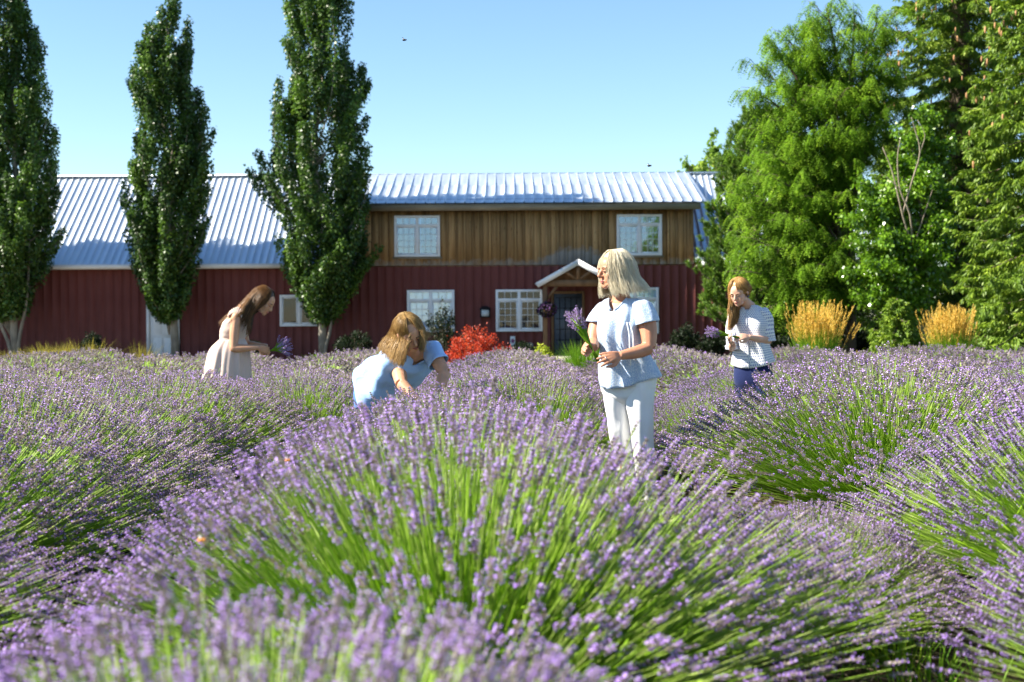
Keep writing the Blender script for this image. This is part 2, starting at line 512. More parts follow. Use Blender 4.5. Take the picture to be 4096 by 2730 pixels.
# upper storey boards and battens, each a piece of its own
upper = MB(); upper.span(DX0, DX1, YW - 0.004, YW + 0.018, 3.20, 3.235)
uppero = upper.build('upper_wall', M_timber, barn)
bw = 0.295
nb = round((DX1 - DX0) / bw); bw = (DX1 - DX0) / nb
mb = MB(); mb.box((0, 0, 0), (bw - 0.012, 0.026, 1.99)); bme = mb.mesh('board'); bme.materials.append(M_wood)
mb = MB(); mb.box((0, 0, 0), (0.062, 0.02, 1.98)); tme = mb.mesh('batten'); tme.materials.append(M_wood)
b0 = root_loc(barn)
rb = random.Random(5)
for i in range(nb):
    share('board', bme, uppero, np.array((DX0 + (i + .5) * bw, YW - 0.02 - rb.uniform(0, .006), 4.235)) - b0)
for i in range(nb + 1):
    if i % 2 == 0 or rb.random() < 0.45:
        share('batten', tme, uppero, np.array((DX0 + i * bw, YW - 0.052, 4.237)) - b0)

# roofs: ribbed sheets along the slope
def roof_run(parent, x0, x1, y0, z0, y1, z1, pw, ribs, depth=0.045, rib_w=0.03):
    n = max(1, round((x1 - x0) / pw)); pw = (x1 - x0) / n
    d = np.array((0, y1 - y0, z1 - z0), float); L = np.linalg.norm(d); d /= L
    nn = np.cross((1, 0, 0), d)
    pr = profile_panel(pw, ribs, depth, rib_w)
    mb = MB()
    P = np.array([[np.array((px, 0, 0)) + d * s + nn * e for px, e in pr] for s in (0.0, L)])
    mb.grid(P)
    me = mb.mesh('roof_panel'); me.materials.append(M_roof)
    b = root_loc(barn)
    for i in range(n):
        share('roof_panel', me, parent, np.array((x0 + i * pw, y0, z0)) + nn * (0.003 * (i % 2)) - b)
mr = MB()
for (x0, x1) in ((BX0 - .3, DX0 - 0.02), (DX1 + 0.02, BX1 + .3)):
    mr.add([(x0, EAVE_Y, EAVE_Z - .05), (x1, EAVE_Y, EAVE_Z - .05), (x1, RIDGE_Y, RIDGE_Z - .05), (x0, RIDGE_Y, RIDGE_Z - .05)], [(0, 1, 2, 3)])
mr.add([(BX0 - .3, 58.9, EAVE_Z), (BX1 + .3, 58.9, EAVE_Z), (BX1 + .3, RIDGE_Y, RIDGE_Z), (BX0 - .3, RIDGE_Y, RIDGE_Z)], [(0, 3, 2, 1)])
roofo = mr.build('roof', M_roof, barn)
roof_run(roofo, BX0 - .3, DX0 - 0.02, EAVE_Y, EAVE_Z, RIDGE_Y, RIDGE_Z, 0.98, 4, 0.045, 0.017)
roof_run(roofo, DX1 + 0.02, BX1 + .3, EAVE_Y, EAVE_Z, RIDGE_Y, RIDGE_Z, 0.98, 4, 0.045, 0.017)
dr = MB(); dr.add([(DX0 - .3, DORM_Y, DORM_Z - .05), (DX1 + .34, DORM_Y, DORM_Z - .05), (DX1 + .34, RIDGE_Y - .3, RIDGE_Z + .0), (DX0 - .3, RIDGE_Y - .3, RIDGE_Z + .0)], [(0, 1, 2, 3)])
dro = dr.build('upper_roof', M_roof, barn)
roof_run(dro, DX0 - .34, DX1 + .40, DORM_Y - .06, DORM_Z, RIDGE_Y - .05, RIDGE_Z + .03, 1.02, 3, 0.055, 0.020)
mb = MB(); mb.box(((BX0 + BX1) / 2, RIDGE_Y, RIDGE_Z + .035), (BX1 - BX0 + .7, .28, .05)); mb.build('ridge_cap', M_roof, barn)
mb = MB(); mb.span(DX0 - .34, DX1 + .18, DORM_Y, DORM_Z and DORM_Y + .05, 5.11, 5.335); mb.build('fascia', M_greywood, barn)
mb = MB(); mb.span(DX0 - .30, DX1 + .12, DORM_Y + .052, YW - .035, 5.215, 5.24); mb.build('soffit', M_timber, barn)
mb = MB(); mb.beam((DX1 + .15, DORM_Y + .05, 5.22), (DX1 + .15, RIDGE_Y - .3, 6.65), .05, .2); mb.build('barge_board', M_greywood, barn)
for (x0, x1) in ((BX0 - .3, DX0 - 0.06), (DX1 + .06, BX1 + .3)):
    mb = MB(); mb.span(x0, x1, EAVE_Y - .06, EAVE_Y - .005, 3.175, 3.335); mb.span(x0, x1, EAVE_Y - .005, YW - .04, 3.17, 3.19)
    mb.build('gutter', M_white, barn)

# windows
def wx(px): return at(px, 1200, YW)[0]
def window(px0, px1, py0, py1, glass, blind, transom=0.24, cols=3, rows=4, cas=2):
    cxp = (px0 + px1) / 2
    a, c = at(px0, (py0 + py1) / 2, YW - .08), at(px1, (py0 + py1) / 2, YW - .08)
    x0, x1 = a[0], c[0]
    z1, z0 = at(cxp, py0, YW - .08)[2], at(cxp, py1, YW - .08)[2]
    fw = 0.085
    yf, yb = YW - .105, YW - .034
    f = MB()
    f.span(x0, x0 + fw, yf, yb, z0, z1); f.span(x1 - fw, x1, yf, yb, z0, z1)
    f.span(x0 + fw, x1 - fw, yf + .001, yb, z1 - fw, z1); f.span(x0 + fw, x1 - fw, yf - .012, yb, z0, z0 + fw)
    xm = (x0 + x1) / 2
    zt = z1 - (z1 - z0) * transom
    f.span(xm - .055, xm + .055, yf + .004, yb, z0 + fw + .001, z1 - fw - .001)
    if transom:
        f.span(x0 + fw, xm - .056, yf + .006, yb, zt - .045, zt + .045); f.span(xm + .056, x1 - fw, yf + .006, yb, zt - .045, zt + .045)
    fo = f.build('window', M_white, barn, bevel=0.006)
    cells = []
    zs = [(z0 + fw, zt - .045), (zt + .045, z1 - fw)] if transom else [(z0 + fw, z1 - fw)]
    for (xa, xb) in ((x0 + fw, xm - .056), (xm + .056, x1 - fw)):
        for k, (za, zb) in enumerate(zs): cells.append((xa, xb, za, zb, k))
    for (xa, xb, za, zb, k) in cells:
        if k == 0:                                            # sash round the big panes
            s = MB(); q = .045
            s.span(xa + .002, xa + q, yf + .02, yb, za + .002, zb - .002); s.span(xb - q, xb - .002, yf + .02, yb, za + .002, zb - .002)
            s.span(xa + q, xb - q, yf + .021, yb, za + .002, za + q); s.span(xa + q, xb - q, yf + .021, yb, zb - q, zb - .002)
            s.build('sash', M_white, fo)
            xa, xb, za, zb = xa + q, xb - q, za + q, zb - q
        p = MB(); p.add([(xa - .01, yb - .03, za - .01), (xb + .01, yb - .03, za - .01), (xb + .01, yb - .03, zb + .01), (xa - .01, yb - .03, zb + .01)], [(0, 1, 2, 3)])
        p.build('pane', glass, fo)
        if cols:
            mu = MB(); rws = rows if k == 0 else 1
            for i in range(1, cols):
                x = xa + (xb - xa) * i / cols; mu.span(x - .009, x + .009, yb - .048, yb - .034, za - .003, zb + .003)
            for i in range(1, rws):
                z = za + (zb - za) * i / rws; mu.span(xa - .003, xb + .003, yb - .046, yb - .036, z - .009, z + .009)
            mu.build('muntin', M_white, fo)
    d = MB(); d.add([(x0 + .03, YW - .034, z0 + .03), (x1 - .03, YW - .034, z0 + .03), (x1 - .03, YW - .034, z1 - .03), (x0 + .03, YW - .034, z1 - .03)], [(0, 1, 2, 3)])
    d.build('blind' if blind else 'unlit_room_sheet', M_blind if blind else M_inside, fo)  # without a blind: near-black sheet painted for the unlit room
    return fo
window(1577, 1760, 863, 1028, M_glass, True)
window(2467, 2648, 858, 1023, M_glass, True)
window(1628, 1818, 1161, 1330, M_glass, True)
window(1983, 2170, 1159, 1327, M_glassdark, False)
window(2448, 2635, 1151, 1336, M_glass, True)
window(1119, 1274, 1180, 1306, M_glassdark, False, transom=0, cols=0)
for (pa, pb, py) in ((1570, 1768, 1034), (2460, 2655, 1029)):     # plank ledge below the upper windows
    a, c = at(pa, py, YW - .08), at(pb, py, YW - .08)
    mb = MB(); mb.span(a[0], c[0], YW - .11, YW - .062, a[2] - .03, a[2] + .03); mb.build('window_ledge', M_greywood, barn)

# left side door
a, c = at(585, 1186, YW - .08), at(717, 1186, YW - .08)
f = MB(); ztop = a[2]
f.span(a[0], a[0] + .13, YW - .10, YW - .034, 0, ztop); f.span(c[0] - .13, c[0], YW - .10, YW - .034, 0, ztop); f.span(a[0] + .13, c[0] - .13, YW - .10, YW - .034, ztop - .13, ztop)
so = f.build('side_door', M_white, barn)
f = MB(); f.span(a[0] + .135, c[0] - .135, YW - .08, YW - .036, 0.03, ztop - .135)
f.build('door_leaf', M_white, so)
f = MB()
for (u0, u1, v0, v1) in ((.12, .46, .9, 1.75), (.54, .88, .9, 1.75), (.12, .46, .2, .78), (.54, .88, .2, .78)):
    W_ = c[0] - a[0] - .27
    f.span(a[0] + .135 + W_ * u0, a[0] + .135 + W_ * u1, YW - .088, YW - .081, v0, v1)
f.build('door_panel', M_white, so, bevel=.006)
f = MB(); f.blob((c[0] - .22, YW - .11, 1.0), .032); f.build('handle', M_iron, so, True)

# porch
PY = 48.1
pk = at(2313, 1042, PY); el, er = at(2143, 1139, PY), at(2483, 1131, PY)
xc, hw, zp, ze = pk[0], (er[0] - el[0]) / 2, pk[2], (el[2] + er[2]) / 2
porch = MB()
for s in (-1, 1):
    a_, b_ = np.array((xc, 0, zp)), np.array((xc + s * hw, 0, ze))
    d = nrm(b_ - a_); n_ = np.array((-d[2], 0, d[0])) * (1 if s < 0 else -1)
    n_ = n_ if n_[2] > 0 else -n_
    P = []
    for y in (PY - .02, YW - .05):
        P.append([a_ + (0, y, 0) - n_ * .02, b_ + (0, y, 0) - n_ * .02, b_ + (0, y, 0) + n_ * .03, a_ + (0, y, 0) + n_ * .03])
    porch.grid(np.array(P), closed=True, cap0=True, cap1=True)
po = porch.build('porch_roof', M_roof, barn)
for s in (-1, 1):
    mb = MB(); d = nrm(np.array((s * hw, 0, ze - zp))); n_ = np.array((-d[2], 0, d[0])); n_ = n_ if n_[2] > 0 else -n_
    a_, b_ = np.array((xc, 0, zp)), np.array((xc + s * hw, 0, ze))
    q = [a_ + n_ * .035 * 0 + (0, 0, .04), b_ + n_ * .03, b_ - n_ * .15, a_ - (0, 0, .165)]
    mb.grid(np.array([[p + np.array((0, y, 0)) for p in q] for y in (PY - .065, PY - .022)]), closed=True, cap0=True, cap1=True)
    mb.build('barge_board', M_white, po)
zb_ = at(2300, 1146, PY)[2]; zt_ = at(2300, 1121, PY)[2]
mb = MB(); mb.span(xc - hw + .28, xc + hw - .28, PY + .03, PY + .18, zb_, zt_); mb.build('porch_beam', M_timber, barn)
for s in (-1, 1):
    mb = MB(); x = at(2181, 1300, PY)[0] if s < 0 else 2 * xc - at(2181, 1300, PY)[0]
    mb.span(x - .075, x + .075, PY + .035, PY + .175, 0.1, zb_ - .002); mb.build('porch_post', M_timber, barn, bevel=.008)
    mb = MB(); mb.beam((x - s * .07, PY + .1, zb_ - .42), (x - s * .42, PY + .1, zb_ + .02), .09, .09); mb.build('knee_brace', M_timber, barn)
tr = MB()
tr.span(xc - .06, xc + .06, PY + .04, PY + .16, zt_ + .001, zp - .16)
for s in (-1, 1):
    tr.beam((xc + s * .05, PY + .1, zt_ + .02), (xc + s * .48, PY + .1, zt_ + .33), .10, .10)
tr.build('truss', M_timber, barn)
tr = MB()                                                     # dark boarded gable at the back of the porch
tr.add([(xc - hw + .2, YW - .06, ze - .05), (xc + hw - .2, YW - .06, ze - .05), (xc, YW - .06, zp - .1)], [(0, 1, 2)])
tr.build('porch_gable', M_timber, barn)
# front door with barred storm glass
a, c = at(2215, 1176, YW - .08), at(2328, 1176, YW - .08)
f = MB(); f.span(a[0] - .09, a[0], YW - .10, YW - .034, .1, a[2] + .09); f.span(c[0], c[0] + .09, YW - .10, YW - .034, .1, a[2] + .09); f.span(a[0], c[0], YW - .10, YW - .034, a[2], a[2] + .09)
do = f.build('front_door', M_timber, barn)
f = MB(); f.span(a[0] + .002, c[0] - .002, YW - .08, YW - .036, .102, a[2] - .002); f.build('door_leaf', M_door, do)
f = MB(); W_ = c[0] - a[0]
for i in range(1, 5): f.span(a[0] + W_ * i / 5 - .012, a[0] + W_ * i / 5 + .012, YW - .092, YW - .081, .25, a[2] - .12)
for i in range(0, 6): f.span(a[0] + .06, c[0] - .06, YW - .09, YW - .082, .25 + i * (a[2] - .4) / 5, .274 + i * (a[2] - .4) / 5)
f.build('door_grille', M_iron, do)
f = MB(); f.blob((c[0] - .08, YW - .12, 1.08), .03); f.build('handle', M_iron, do, True)
# ------------------------------------------------------------------ trees and shrubs
def unit_rows(v):
    return v / np.maximum(np.linalg.norm(v, axis=1, keepdims=True), 1e-9)

def leaf_quads(mb, P, D, Nn, ln, wd, tint, fold=0.15):
    """Leaves as bent diamonds: P base, D direction, Nn rough normal, length and width arrays."""
    n = len(P)
    D = unit_rows(D); S = unit_rows(np.cross(D, Nn)); U = np.cross(S, D)
    ln = np.broadcast_to(ln, (n,))[:, None]; wd = np.broadcast_to(wd, (n,))[:, None]
    v0 = P; v2 = P + D * ln - U * ln * fold
    v1 = P + D * ln * 0.45 + S * wd * 0.5 + U * wd * fold; v3 = P + D * ln * 0.45 - S * wd * 0.5 + U * wd * fold
    V = np.stack([v0, v1, v2, v3], 1).reshape(-1, 3)
    f = np.arange(n * 4).reshape(n, 4)
    mb.add(V, f, np.repeat(tint, 4))

M_poplar = leafy('poplar_leaves', [(0.0, (0.022, 0.050, 0.010)), (0.5, (0.052, 0.11, 0.018)), (1.0, (0.13, 0.23, 0.028))], 0.30, 0.42, 0.45)
M_locust = leafy('locust_leaves', [(0.0, (0.07, 0.135, 0.014)), (0.5, (0.155, 0.285, 0.026)), (1.0, (0.30, 0.44, 0.05))], 0.45, 0.45, 0.4)
M_aspen = leafy('aspen_leaves', [(0.0, (0.06, 0.13, 0.010)), (0.5, (0.13, 0.26, 0.016)), (1.0, (0.24, 0.40, 0.03))], 0.35, 0.28, 0.6)
M_spruce = leafy('spruce_needles', [(0.0, (0.05, 0.10, 0.010)), (0.5, (0.13, 0.22, 0.016)), (1.0, (0.28, 0.37, 0.03))], 0.2, 0.5, 0.35)
M_pine = leafy('pine_needles', [(0.0, (0.035, 0.08, 0.014)), (0.5, (0.085, 0.17, 0.02)), (1.0, (0.22, 0.31, 0.03))], 0.2, 0.5, 0.35)
M_far = leafy('distant_leaves', [(0.0, (0.10, 0.18, 0.03)), (0.5, (0.20, 0.31, 0.05)), (1.0, (0.34, 0.42, 0.08))], 0.45, 0.6, 0.2)
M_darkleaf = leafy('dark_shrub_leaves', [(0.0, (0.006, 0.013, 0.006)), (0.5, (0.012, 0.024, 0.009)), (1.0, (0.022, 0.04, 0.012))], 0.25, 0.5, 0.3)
M_redleaf = leafy('red_barberry_leaves', [(0.0, (0.14, 0.014, 0.008)), (0.5, (0.50, 0.045, 0.018)), (1.0, (0.78, 0.13, 0.045))], 0.40, 0.45, 0.35, 1.2)
M_yellowleaf = leafy('golden_shrub_leaves', [(0.0, (0.12, 0.17, 0.01)), (0.5, (0.33, 0.40, 0.015)), (1.0, (0.55, 0.55, 0.03))], 0.4, 0.5, 0.3)
M_grassplume = leafy('golden_grass_plumes', [(0.0, (0.36, 0.20, 0.03)), (0.5, (0.68, 0.44, 0.09)), (1.0, (0.82, 0.64, 0.22))], 0.35, 0.7, 0.15)
M_grassgreen = leafy('fresh_grass_blades', [(0.0, (0.05, 0.13, 0.01)), (0.5, (0.12, 0.26, 0.015)), (1.0, (0.30, 0.38, 0.03))], 0.4, 0.55, 0.25)
M_drygrass = leafy('dry_grass_blades', [(0.0, (0.10, 0.12, 0.02)), (0.5, (0.28, 0.24, 0.05)), (1.0, (0.46, 0.34, 0.10))], 0.4, 0.7, 0.15)
M_bark = plain('pale_grey_bark', (0.235, 0.21, 0.165), 0.85, vary=0.45, scale=5, stretch=(1, 1, 0.35), bump=0.6, bscale=22)
M_bark2 = plain('brown_bark', (0.10, 0.075, 0.05), 0.9, vary=0.4, scale=6, stretch=(1, 1, 0.35), bump=0.6, bscale=22)
M_twig = plain('grey_dead_twig', (0.24, 0.20, 0.15), 0.85, vary=0.25)
M_cone = plain('tan_spruce_cone', (0.36, 0.19, 0.08), 0.7, vary=0.25, scale=20)

def poplar(label, trunk_px, Y, env, ztop, seed, group, n_plume=170, per=230, forks=((0, 0),)):
    """env: rows (py, left px, right px) read off the crown; the crown is as deep as it is wide."""
    rs = np.random.RandomState(seed)
    b = at(trunk_px, 1434, Y); b[2] = 0.0
    o = thing('poplar_tree', b, label, 'tree', group)
    zs, xl, xr = [], [], []
    for py, l, r in env:
        a, c = at(l, py, Y), at(r, py, Y)
        zs.append(a[2]); xl.append(a[0]); xr.append(c[0])
    zs, xl, xr = np.array(zs)[::-1], np.array(xl)[::-1], np.array(xr)[::-1]
    zs = np.append(zs, ztop); xm = (xl[-1] + xr[-1]) / 2; xl = np.append(xl, xm - .08); xr = np.append(xr, xm + .08)
    cen = lambda z: np.interp(z, zs, (xl + xr) / 2)
    hw = lambda z: np.interp(z, zs, (xr - xl) / 2)
    zmin = zs[0]
    # trunk and limbs
    tk = MB()
    top = ztop - 1.2
    tz = np.linspace(0, top, 9)
    tp = np.stack([np.where(tz < zmin + 1, b[0] + (cen(np.maximum(tz, zmin)) - b[0]) * np.clip(tz / (zmin + 1.5), 0, 1) ** 2, cen(tz) * .7 + b[0] * .3), np.full(9, Y), tz], 1)
    tk.tube(tp, np.linspace(.15, .02, 9), 10, 2)
    tk.tube([b + (0, 0, -.1), b + (0, 0, .25)], [.22, .15], 10)
    for dx, h in forks:
        if dx: tk.tube([b + (dx * .2, -.05, .0), b + (dx * .8, -.1, h * .45), b + (dx * 1.8, -.15, h), b + (dx * 2.0, 0, h + 2)], [.07, .06, .05, .03], 7, 3)
    lf = MB()
    wts = hw(np.linspace(zmin, ztop - .1, 200)) + .12
    zq = np.linspace(zmin, ztop - .1, 200)
    Ps, Ds, Ns, Ls, Ts = [], [], [], [], []
    for i in range(n_plume):
        zt = rs.choice(zq, p=wts / wts.sum()) + rs.uniform(-.05, .05)
        ph = rs.uniform(0, 2 * math.pi); rho = math.sqrt(rs.uniform(.03, 1.0)) * 1.0
        w = hw(zt)
        end = np.array((cen(zt) + w * rho * math.cos(ph), Y + w * 1.0 * rho * math.sin(ph), zt))
        Lp = rs.uniform(.9, 2.0) * (0.6 + .4 * min(w, 1.2))
        z0 = max(zt - Lp, zmin * .9)
        w0 = hw(max(z0, zmin))
        st = np.array((cen(z0) + w0 * rho * .55 * math.cos(ph), Y + w0 * .55 * rho * math.sin(ph), z0))
        mid = (st + end) / 2 + np.array((math.cos(ph), math.sin(ph), 0)) * .12 * w
        if i % 3 == 0 and Lp > .5:
            tk.tube([np.array((cen(max(z0 - .6, .9)) * .8 + b[0] * .2, Y, max(z0 - .6, .9))), st, mid, end], [.03, .022, .014, .005], 5, 2)
        k = int(per * (0.55 + .6 * min(w, 1.3)))
        t = rs.uniform(0.05, 1, k) ** .8
        path = ((1 - t) ** 2)[:, None] * st + (2 * t * (1 - t))[:, None] * mid + (t ** 2)[:, None] * end
        rad = (.25 * (1 - .6 * t) + .05) * (0.5 + .5 * min(w, 1.0))
        off = rs.normal(0, 1, (k, 3)); off = unit_rows(off) * (rs.uniform(.2, 1, k) ** .6 * rad)[:, None]; off[:, 2] *= .9
        P = path + off
        Ps.append(P)
        Ds.append(rs.normal(0, .6, (k, 3)) + np.array((0, 0, -.5)) + unit_rows(off) * .5)
        Ns.append(rs.normal(0, .5, (k, 3)) + np.array((0, 0, .6)) + unit_rows(off) * .8)
        Ls.append(rs.uniform(.075, .125, k)); Ts.append(np.clip(rs.normal(.48, .17, k) + rs.normal(0, .17), 0, 1))
    Ps, Ds, Ns, Ls, Ts = map(np.concatenate, (Ps, Ds, Ns, Ls, Ts))
    leaf_quads(lf, Ps, Ds, Ns, Ls, Ls * .85, Ts)
    tk.build('trunk', M_bark, o, True)
    lf.build('crown', M_poplar, o)
    return o

YP = 48.2
G_POP = 'tall columnar poplars in a row before the barn'
env1 = [(-160, -60, 75), (0, -75, 118), (105, -90, 152), (300, -95, 190), (420, -110, 198), (500, -110, 226), (700, -120, 246), (950, -130, 268), (1040, -110, 225), (1080, -70, 165), (1160, -60, 130), (1250, -40, 110)]
env2 = [(-60, 660, 725), (0, 622, 738), (60, 606, 766), (150, 572, 766), (250, 512, 772), (350, 484, 802), (430, 522, 815), (480, 535, 852), (530, 530, 868), (600, 518, 866), (650, 520, 862), (740, 480, 846), (800, 488, 842), (900, 492, 838), (1000, 500, 820), (1090, 500, 792), (1160, 535, 775), (1220, 580, 740), (1260, 640, 700)]
env3 = [(-250, 1215, 1330), (-100, 1150, 1395), (0, 1122, 1415), (150, 1115, 1422), (230, 1110, 1440), (300, 1112, 1490), (420, 1098, 1498), (470, 1060, 1500), (520, 1000, 1502), (580, 1030, 1505), (650, 985, 1508), (720, 1000, 1510), (800, 1040, 1514), (900, 1085, 1520), (980, 1115, 1535), (1040, 1128, 1500), (1100, 1132, 1450), (1170, 1140, 1410), (1230, 1180, 1370), (1270, 1250, 1330)]
p1 = poplar('tall columnar poplar at the left edge with a forked pale trunk', 62, YP, env1, 14.2, 11, G_POP, 230, 250, forks=((-.28, 1.6), (.25, 2.2)))
p2 = poplar('narrow two tipped poplar standing before the white side door', 702, YP, env2, 12.9, 12, G_POP, 230, 250)
p3 = poplar('widest columnar poplar, with a bulging left branch, beside the boarded storey', 1292, YP, env3, 13.6, 13, G_POP, 250, 260, forks=((.16, 1.2),))
for i, (dx, rz) in enumerate(((-5.6, 1.1), (-11.4, 2.3), (-17.0, 3.9), (-22.8, 5.0))):   # the row goes on beyond the frame; its shade falls on the barn
    c = copy_tree(p1 if i % 2 == 0 else p2)
    c.location = (p1.location.x + dx, YP, 0); c.rotation_euler.z = rz
    c['label'] = 'columnar poplar further along the row, beyond the left edge of the barn'

# ---- conifers
def needle_sprays(mb, rs, path, r0, r1, n, ln, wd, droop=.2, spread=.9, tint0=.5):
    """Short needle-bearing twiglets along a path."""
    t = rs.uniform(0, 1, n)
    i = np.clip((t * (len(path) - 1)).astype(int), 0, len(path) - 2); u = t * (len(path) - 1) - i
    P = path[i] * (1 - u)[:, None] + path[i + 1] * u[:, None]
    T = unit_rows(path[i + 1] - path[i])
    off = unit_rows(rs.normal(0, 1, (n, 3))); rad = (r0 + (r1 - r0) * t) * rs.uniform(.1, 1, n)
    off[:, 2] = off[:, 2] * .7 - droop
    P = P + off * rad[:, None]
    D = T * 0.8 + off * spread + np.array((0, 0, -droop))
    leaf_quads(mb, P, D, rs.normal(0, 1, (n, 3)) + (0, 0, .8), ln * rs.uniform(.6, 1.3, n), wd, np.clip(rs.normal(tint0, .18, n), 0, 1), .05)

def spruce(label, px, Y, h, rbase, seed, group=None, nb=150, per=260, cones=0, zlow=.25, lean=0.0, name='spruce_tree', mat_=None, per_ln=.13):
    rs = np.random.RandomState(seed)
    b = at(px, 1434, Y); b[2] = 0
    o = thing(name, b, label, 'tree', group)
    tk, lf, cn = MB(), MB(), MB()
    tk.tube([b + (0, 0, -.1), b + (lean * .3, 0, h * .5), b + (lean, 0, h)], [.04 * h * .55, .02 * h * .6, .01], 9, 4)
    for i in range(nb):
        f = (i + rs.uniform(0, 1)) / nb
        z = zlow + (h - zlow) * (1 - (1 - f) ** 1.25) * .985
        R = rbase * (1 - (z / h)) ** .85 * rs.uniform(.72, 1.12) + .12
        ph = i * 2.39996 + rs.uniform(-.3, .3)
        c, s = math.cos(ph), math.sin(ph)
        up = .25 * (z / h) - .12
        p0 = b + (lean * z / h, 0, z)
        q = np.array([(0, 0), (R * .35, R * (up + .02)), (R * .7, R * (up - .10)), (R, R * (up - .06))])
        path = np.array([p0 + (c * r_, s * r_, zz) for r_, zz in q])
        path = crom(path, 3)
        if i % 2 == 0: tk.tube(path, np.linspace(.028, .006, len(path)), 4)
        k = int(per * (.35 + R / rbase))
        t0 = rs.uniform(.35, .62)
        needle_sprays(lf, rs, path, .10 + .08 * R, .08, k, per_ln, .035, .35, .9, t0)
        for m in range(int(2 + R * 2.2)):                        # side twigs, hanging
            a = rs.uniform(.25, .95); i0 = min(int(a * (len(path) - 1)), len(path) - 2)
            sgn = rs.choice((-1, 1)); L = R * .32 * rs.uniform(.5, 1.1)
            d = nrm(np.array((c, s, 0)) * .8 + np.array((-s, c, 0)) * sgn * .8)
            st = path[i0]
            tw = np.array([st, st + d * L * .5 + (0, 0, -.02), st + d * L + (0, 0, -.10 - .2 * L)])
            needle_sprays(lf, rs, tw, .07, .05, int(per * .22), per_ln, .032, .45, .8, t0 + rs.uniform(-.1, .12))
    tk.build('trunk', M_bark2, o, True)
    lf.build('crown', mat_ or M_spruce, o)
    cm = None
    for i in range(cones):
        z = h * rs.uniform(.36, .75); R = rbase * (1 - z / h) ** .85 * rs.uniform(.75, 1.0) + .1
        ph = rs.uniform(math.pi * .85, math.pi * 1.95)
        p = b + (lean * z / h + R * math.cos(ph), R * math.sin(ph), z - .12)
        if cm is None:
            m_ = MB(); zz = np.linspace(0, -.15, 7); m_.tube(np.stack([zz * 0, zz * 0, zz], 1), [.008, .022, .026, .026, .023, .018, .006], 8)
            cm = m_.mesh('cone'); cm.materials.append(M_cone); cm.polygons.foreach_set('use_smooth', np.ones(len(cm.polygons), bool))
        share('cone', cm, o, p - b, rs.uniform(0, 6), rs.uniform(.8, 1.25))
    return o

def pine(label, px, Y, h, rb_, seed, lean=0.0):
    rs = np.random.RandomState(seed)
    b = at(px, 1434, Y); b[2] = 0
    o = thing('pine_tree', b, label, 'tree')
    tk, lf = MB(), MB()
    tk.tube([b + (0, 0, -.1), b + (lean * .4, 0, h * .5), b + (lean, 0, h - .2)], [.17, .11, .02], 9, 4)
    for i in range(150):
        f = (i + rs.uniform(0, 1)) / 150
        z = .7 + (h - 1.0) * f
        R = rb_ * (1 - (z / h) ** 1.6) ** .8 * rs.uniform(.75, 1.1) + .15
        ph = i * 2.39996 + rs.uniform(-.3, .3); c, s = math.cos(ph), math.sin(ph)
        p0 = b + (lean * z / h, 0, z)
        path = crom(np.array([p0, p0 + (c * R * .4, s * R * .4, R * .12), p0 + (c * R * .8, s * R * .8, R * .28), p0 + (c * R, s * R, R * .5)]), 3)
        tk.tube(path, np.linspace(.03, .01, len(path)), 4)
        for m in range(int(6 + R * 7)):                           # upright brushes at the branch ends
            a = rs.uniform(.3, 1.0) ** .7; i0 = min(int(a * (len(path) - 1)), len(path) - 1)
            st = path[i0] + rs.normal(0, .14, 3) * (1, 1, .5)
            L = rs.uniform(.16, .38)
            d = nrm(np.array((c, s, 0)) * .35 + rs.normal(0, .25, 3) + (0, 0, 1.0))
            k = 70
            t = rs.uniform(0, 1, k)
            off = unit_rows(rs.normal(0, 1, (k, 3)))
            P = st + d * (t * L)[:, None]
            leaf_quads(lf, P, d * .9 + off * .75, rs.normal(0, 1, (k, 3)), rs.uniform(.10, .17, k), .024, np.clip(rs.normal(.35 + .3 * t, .15), 0, 1), .02)
    tk.build('trunk', M_bark2, o, True); lf.build('crown', M_pine, o)
    return o

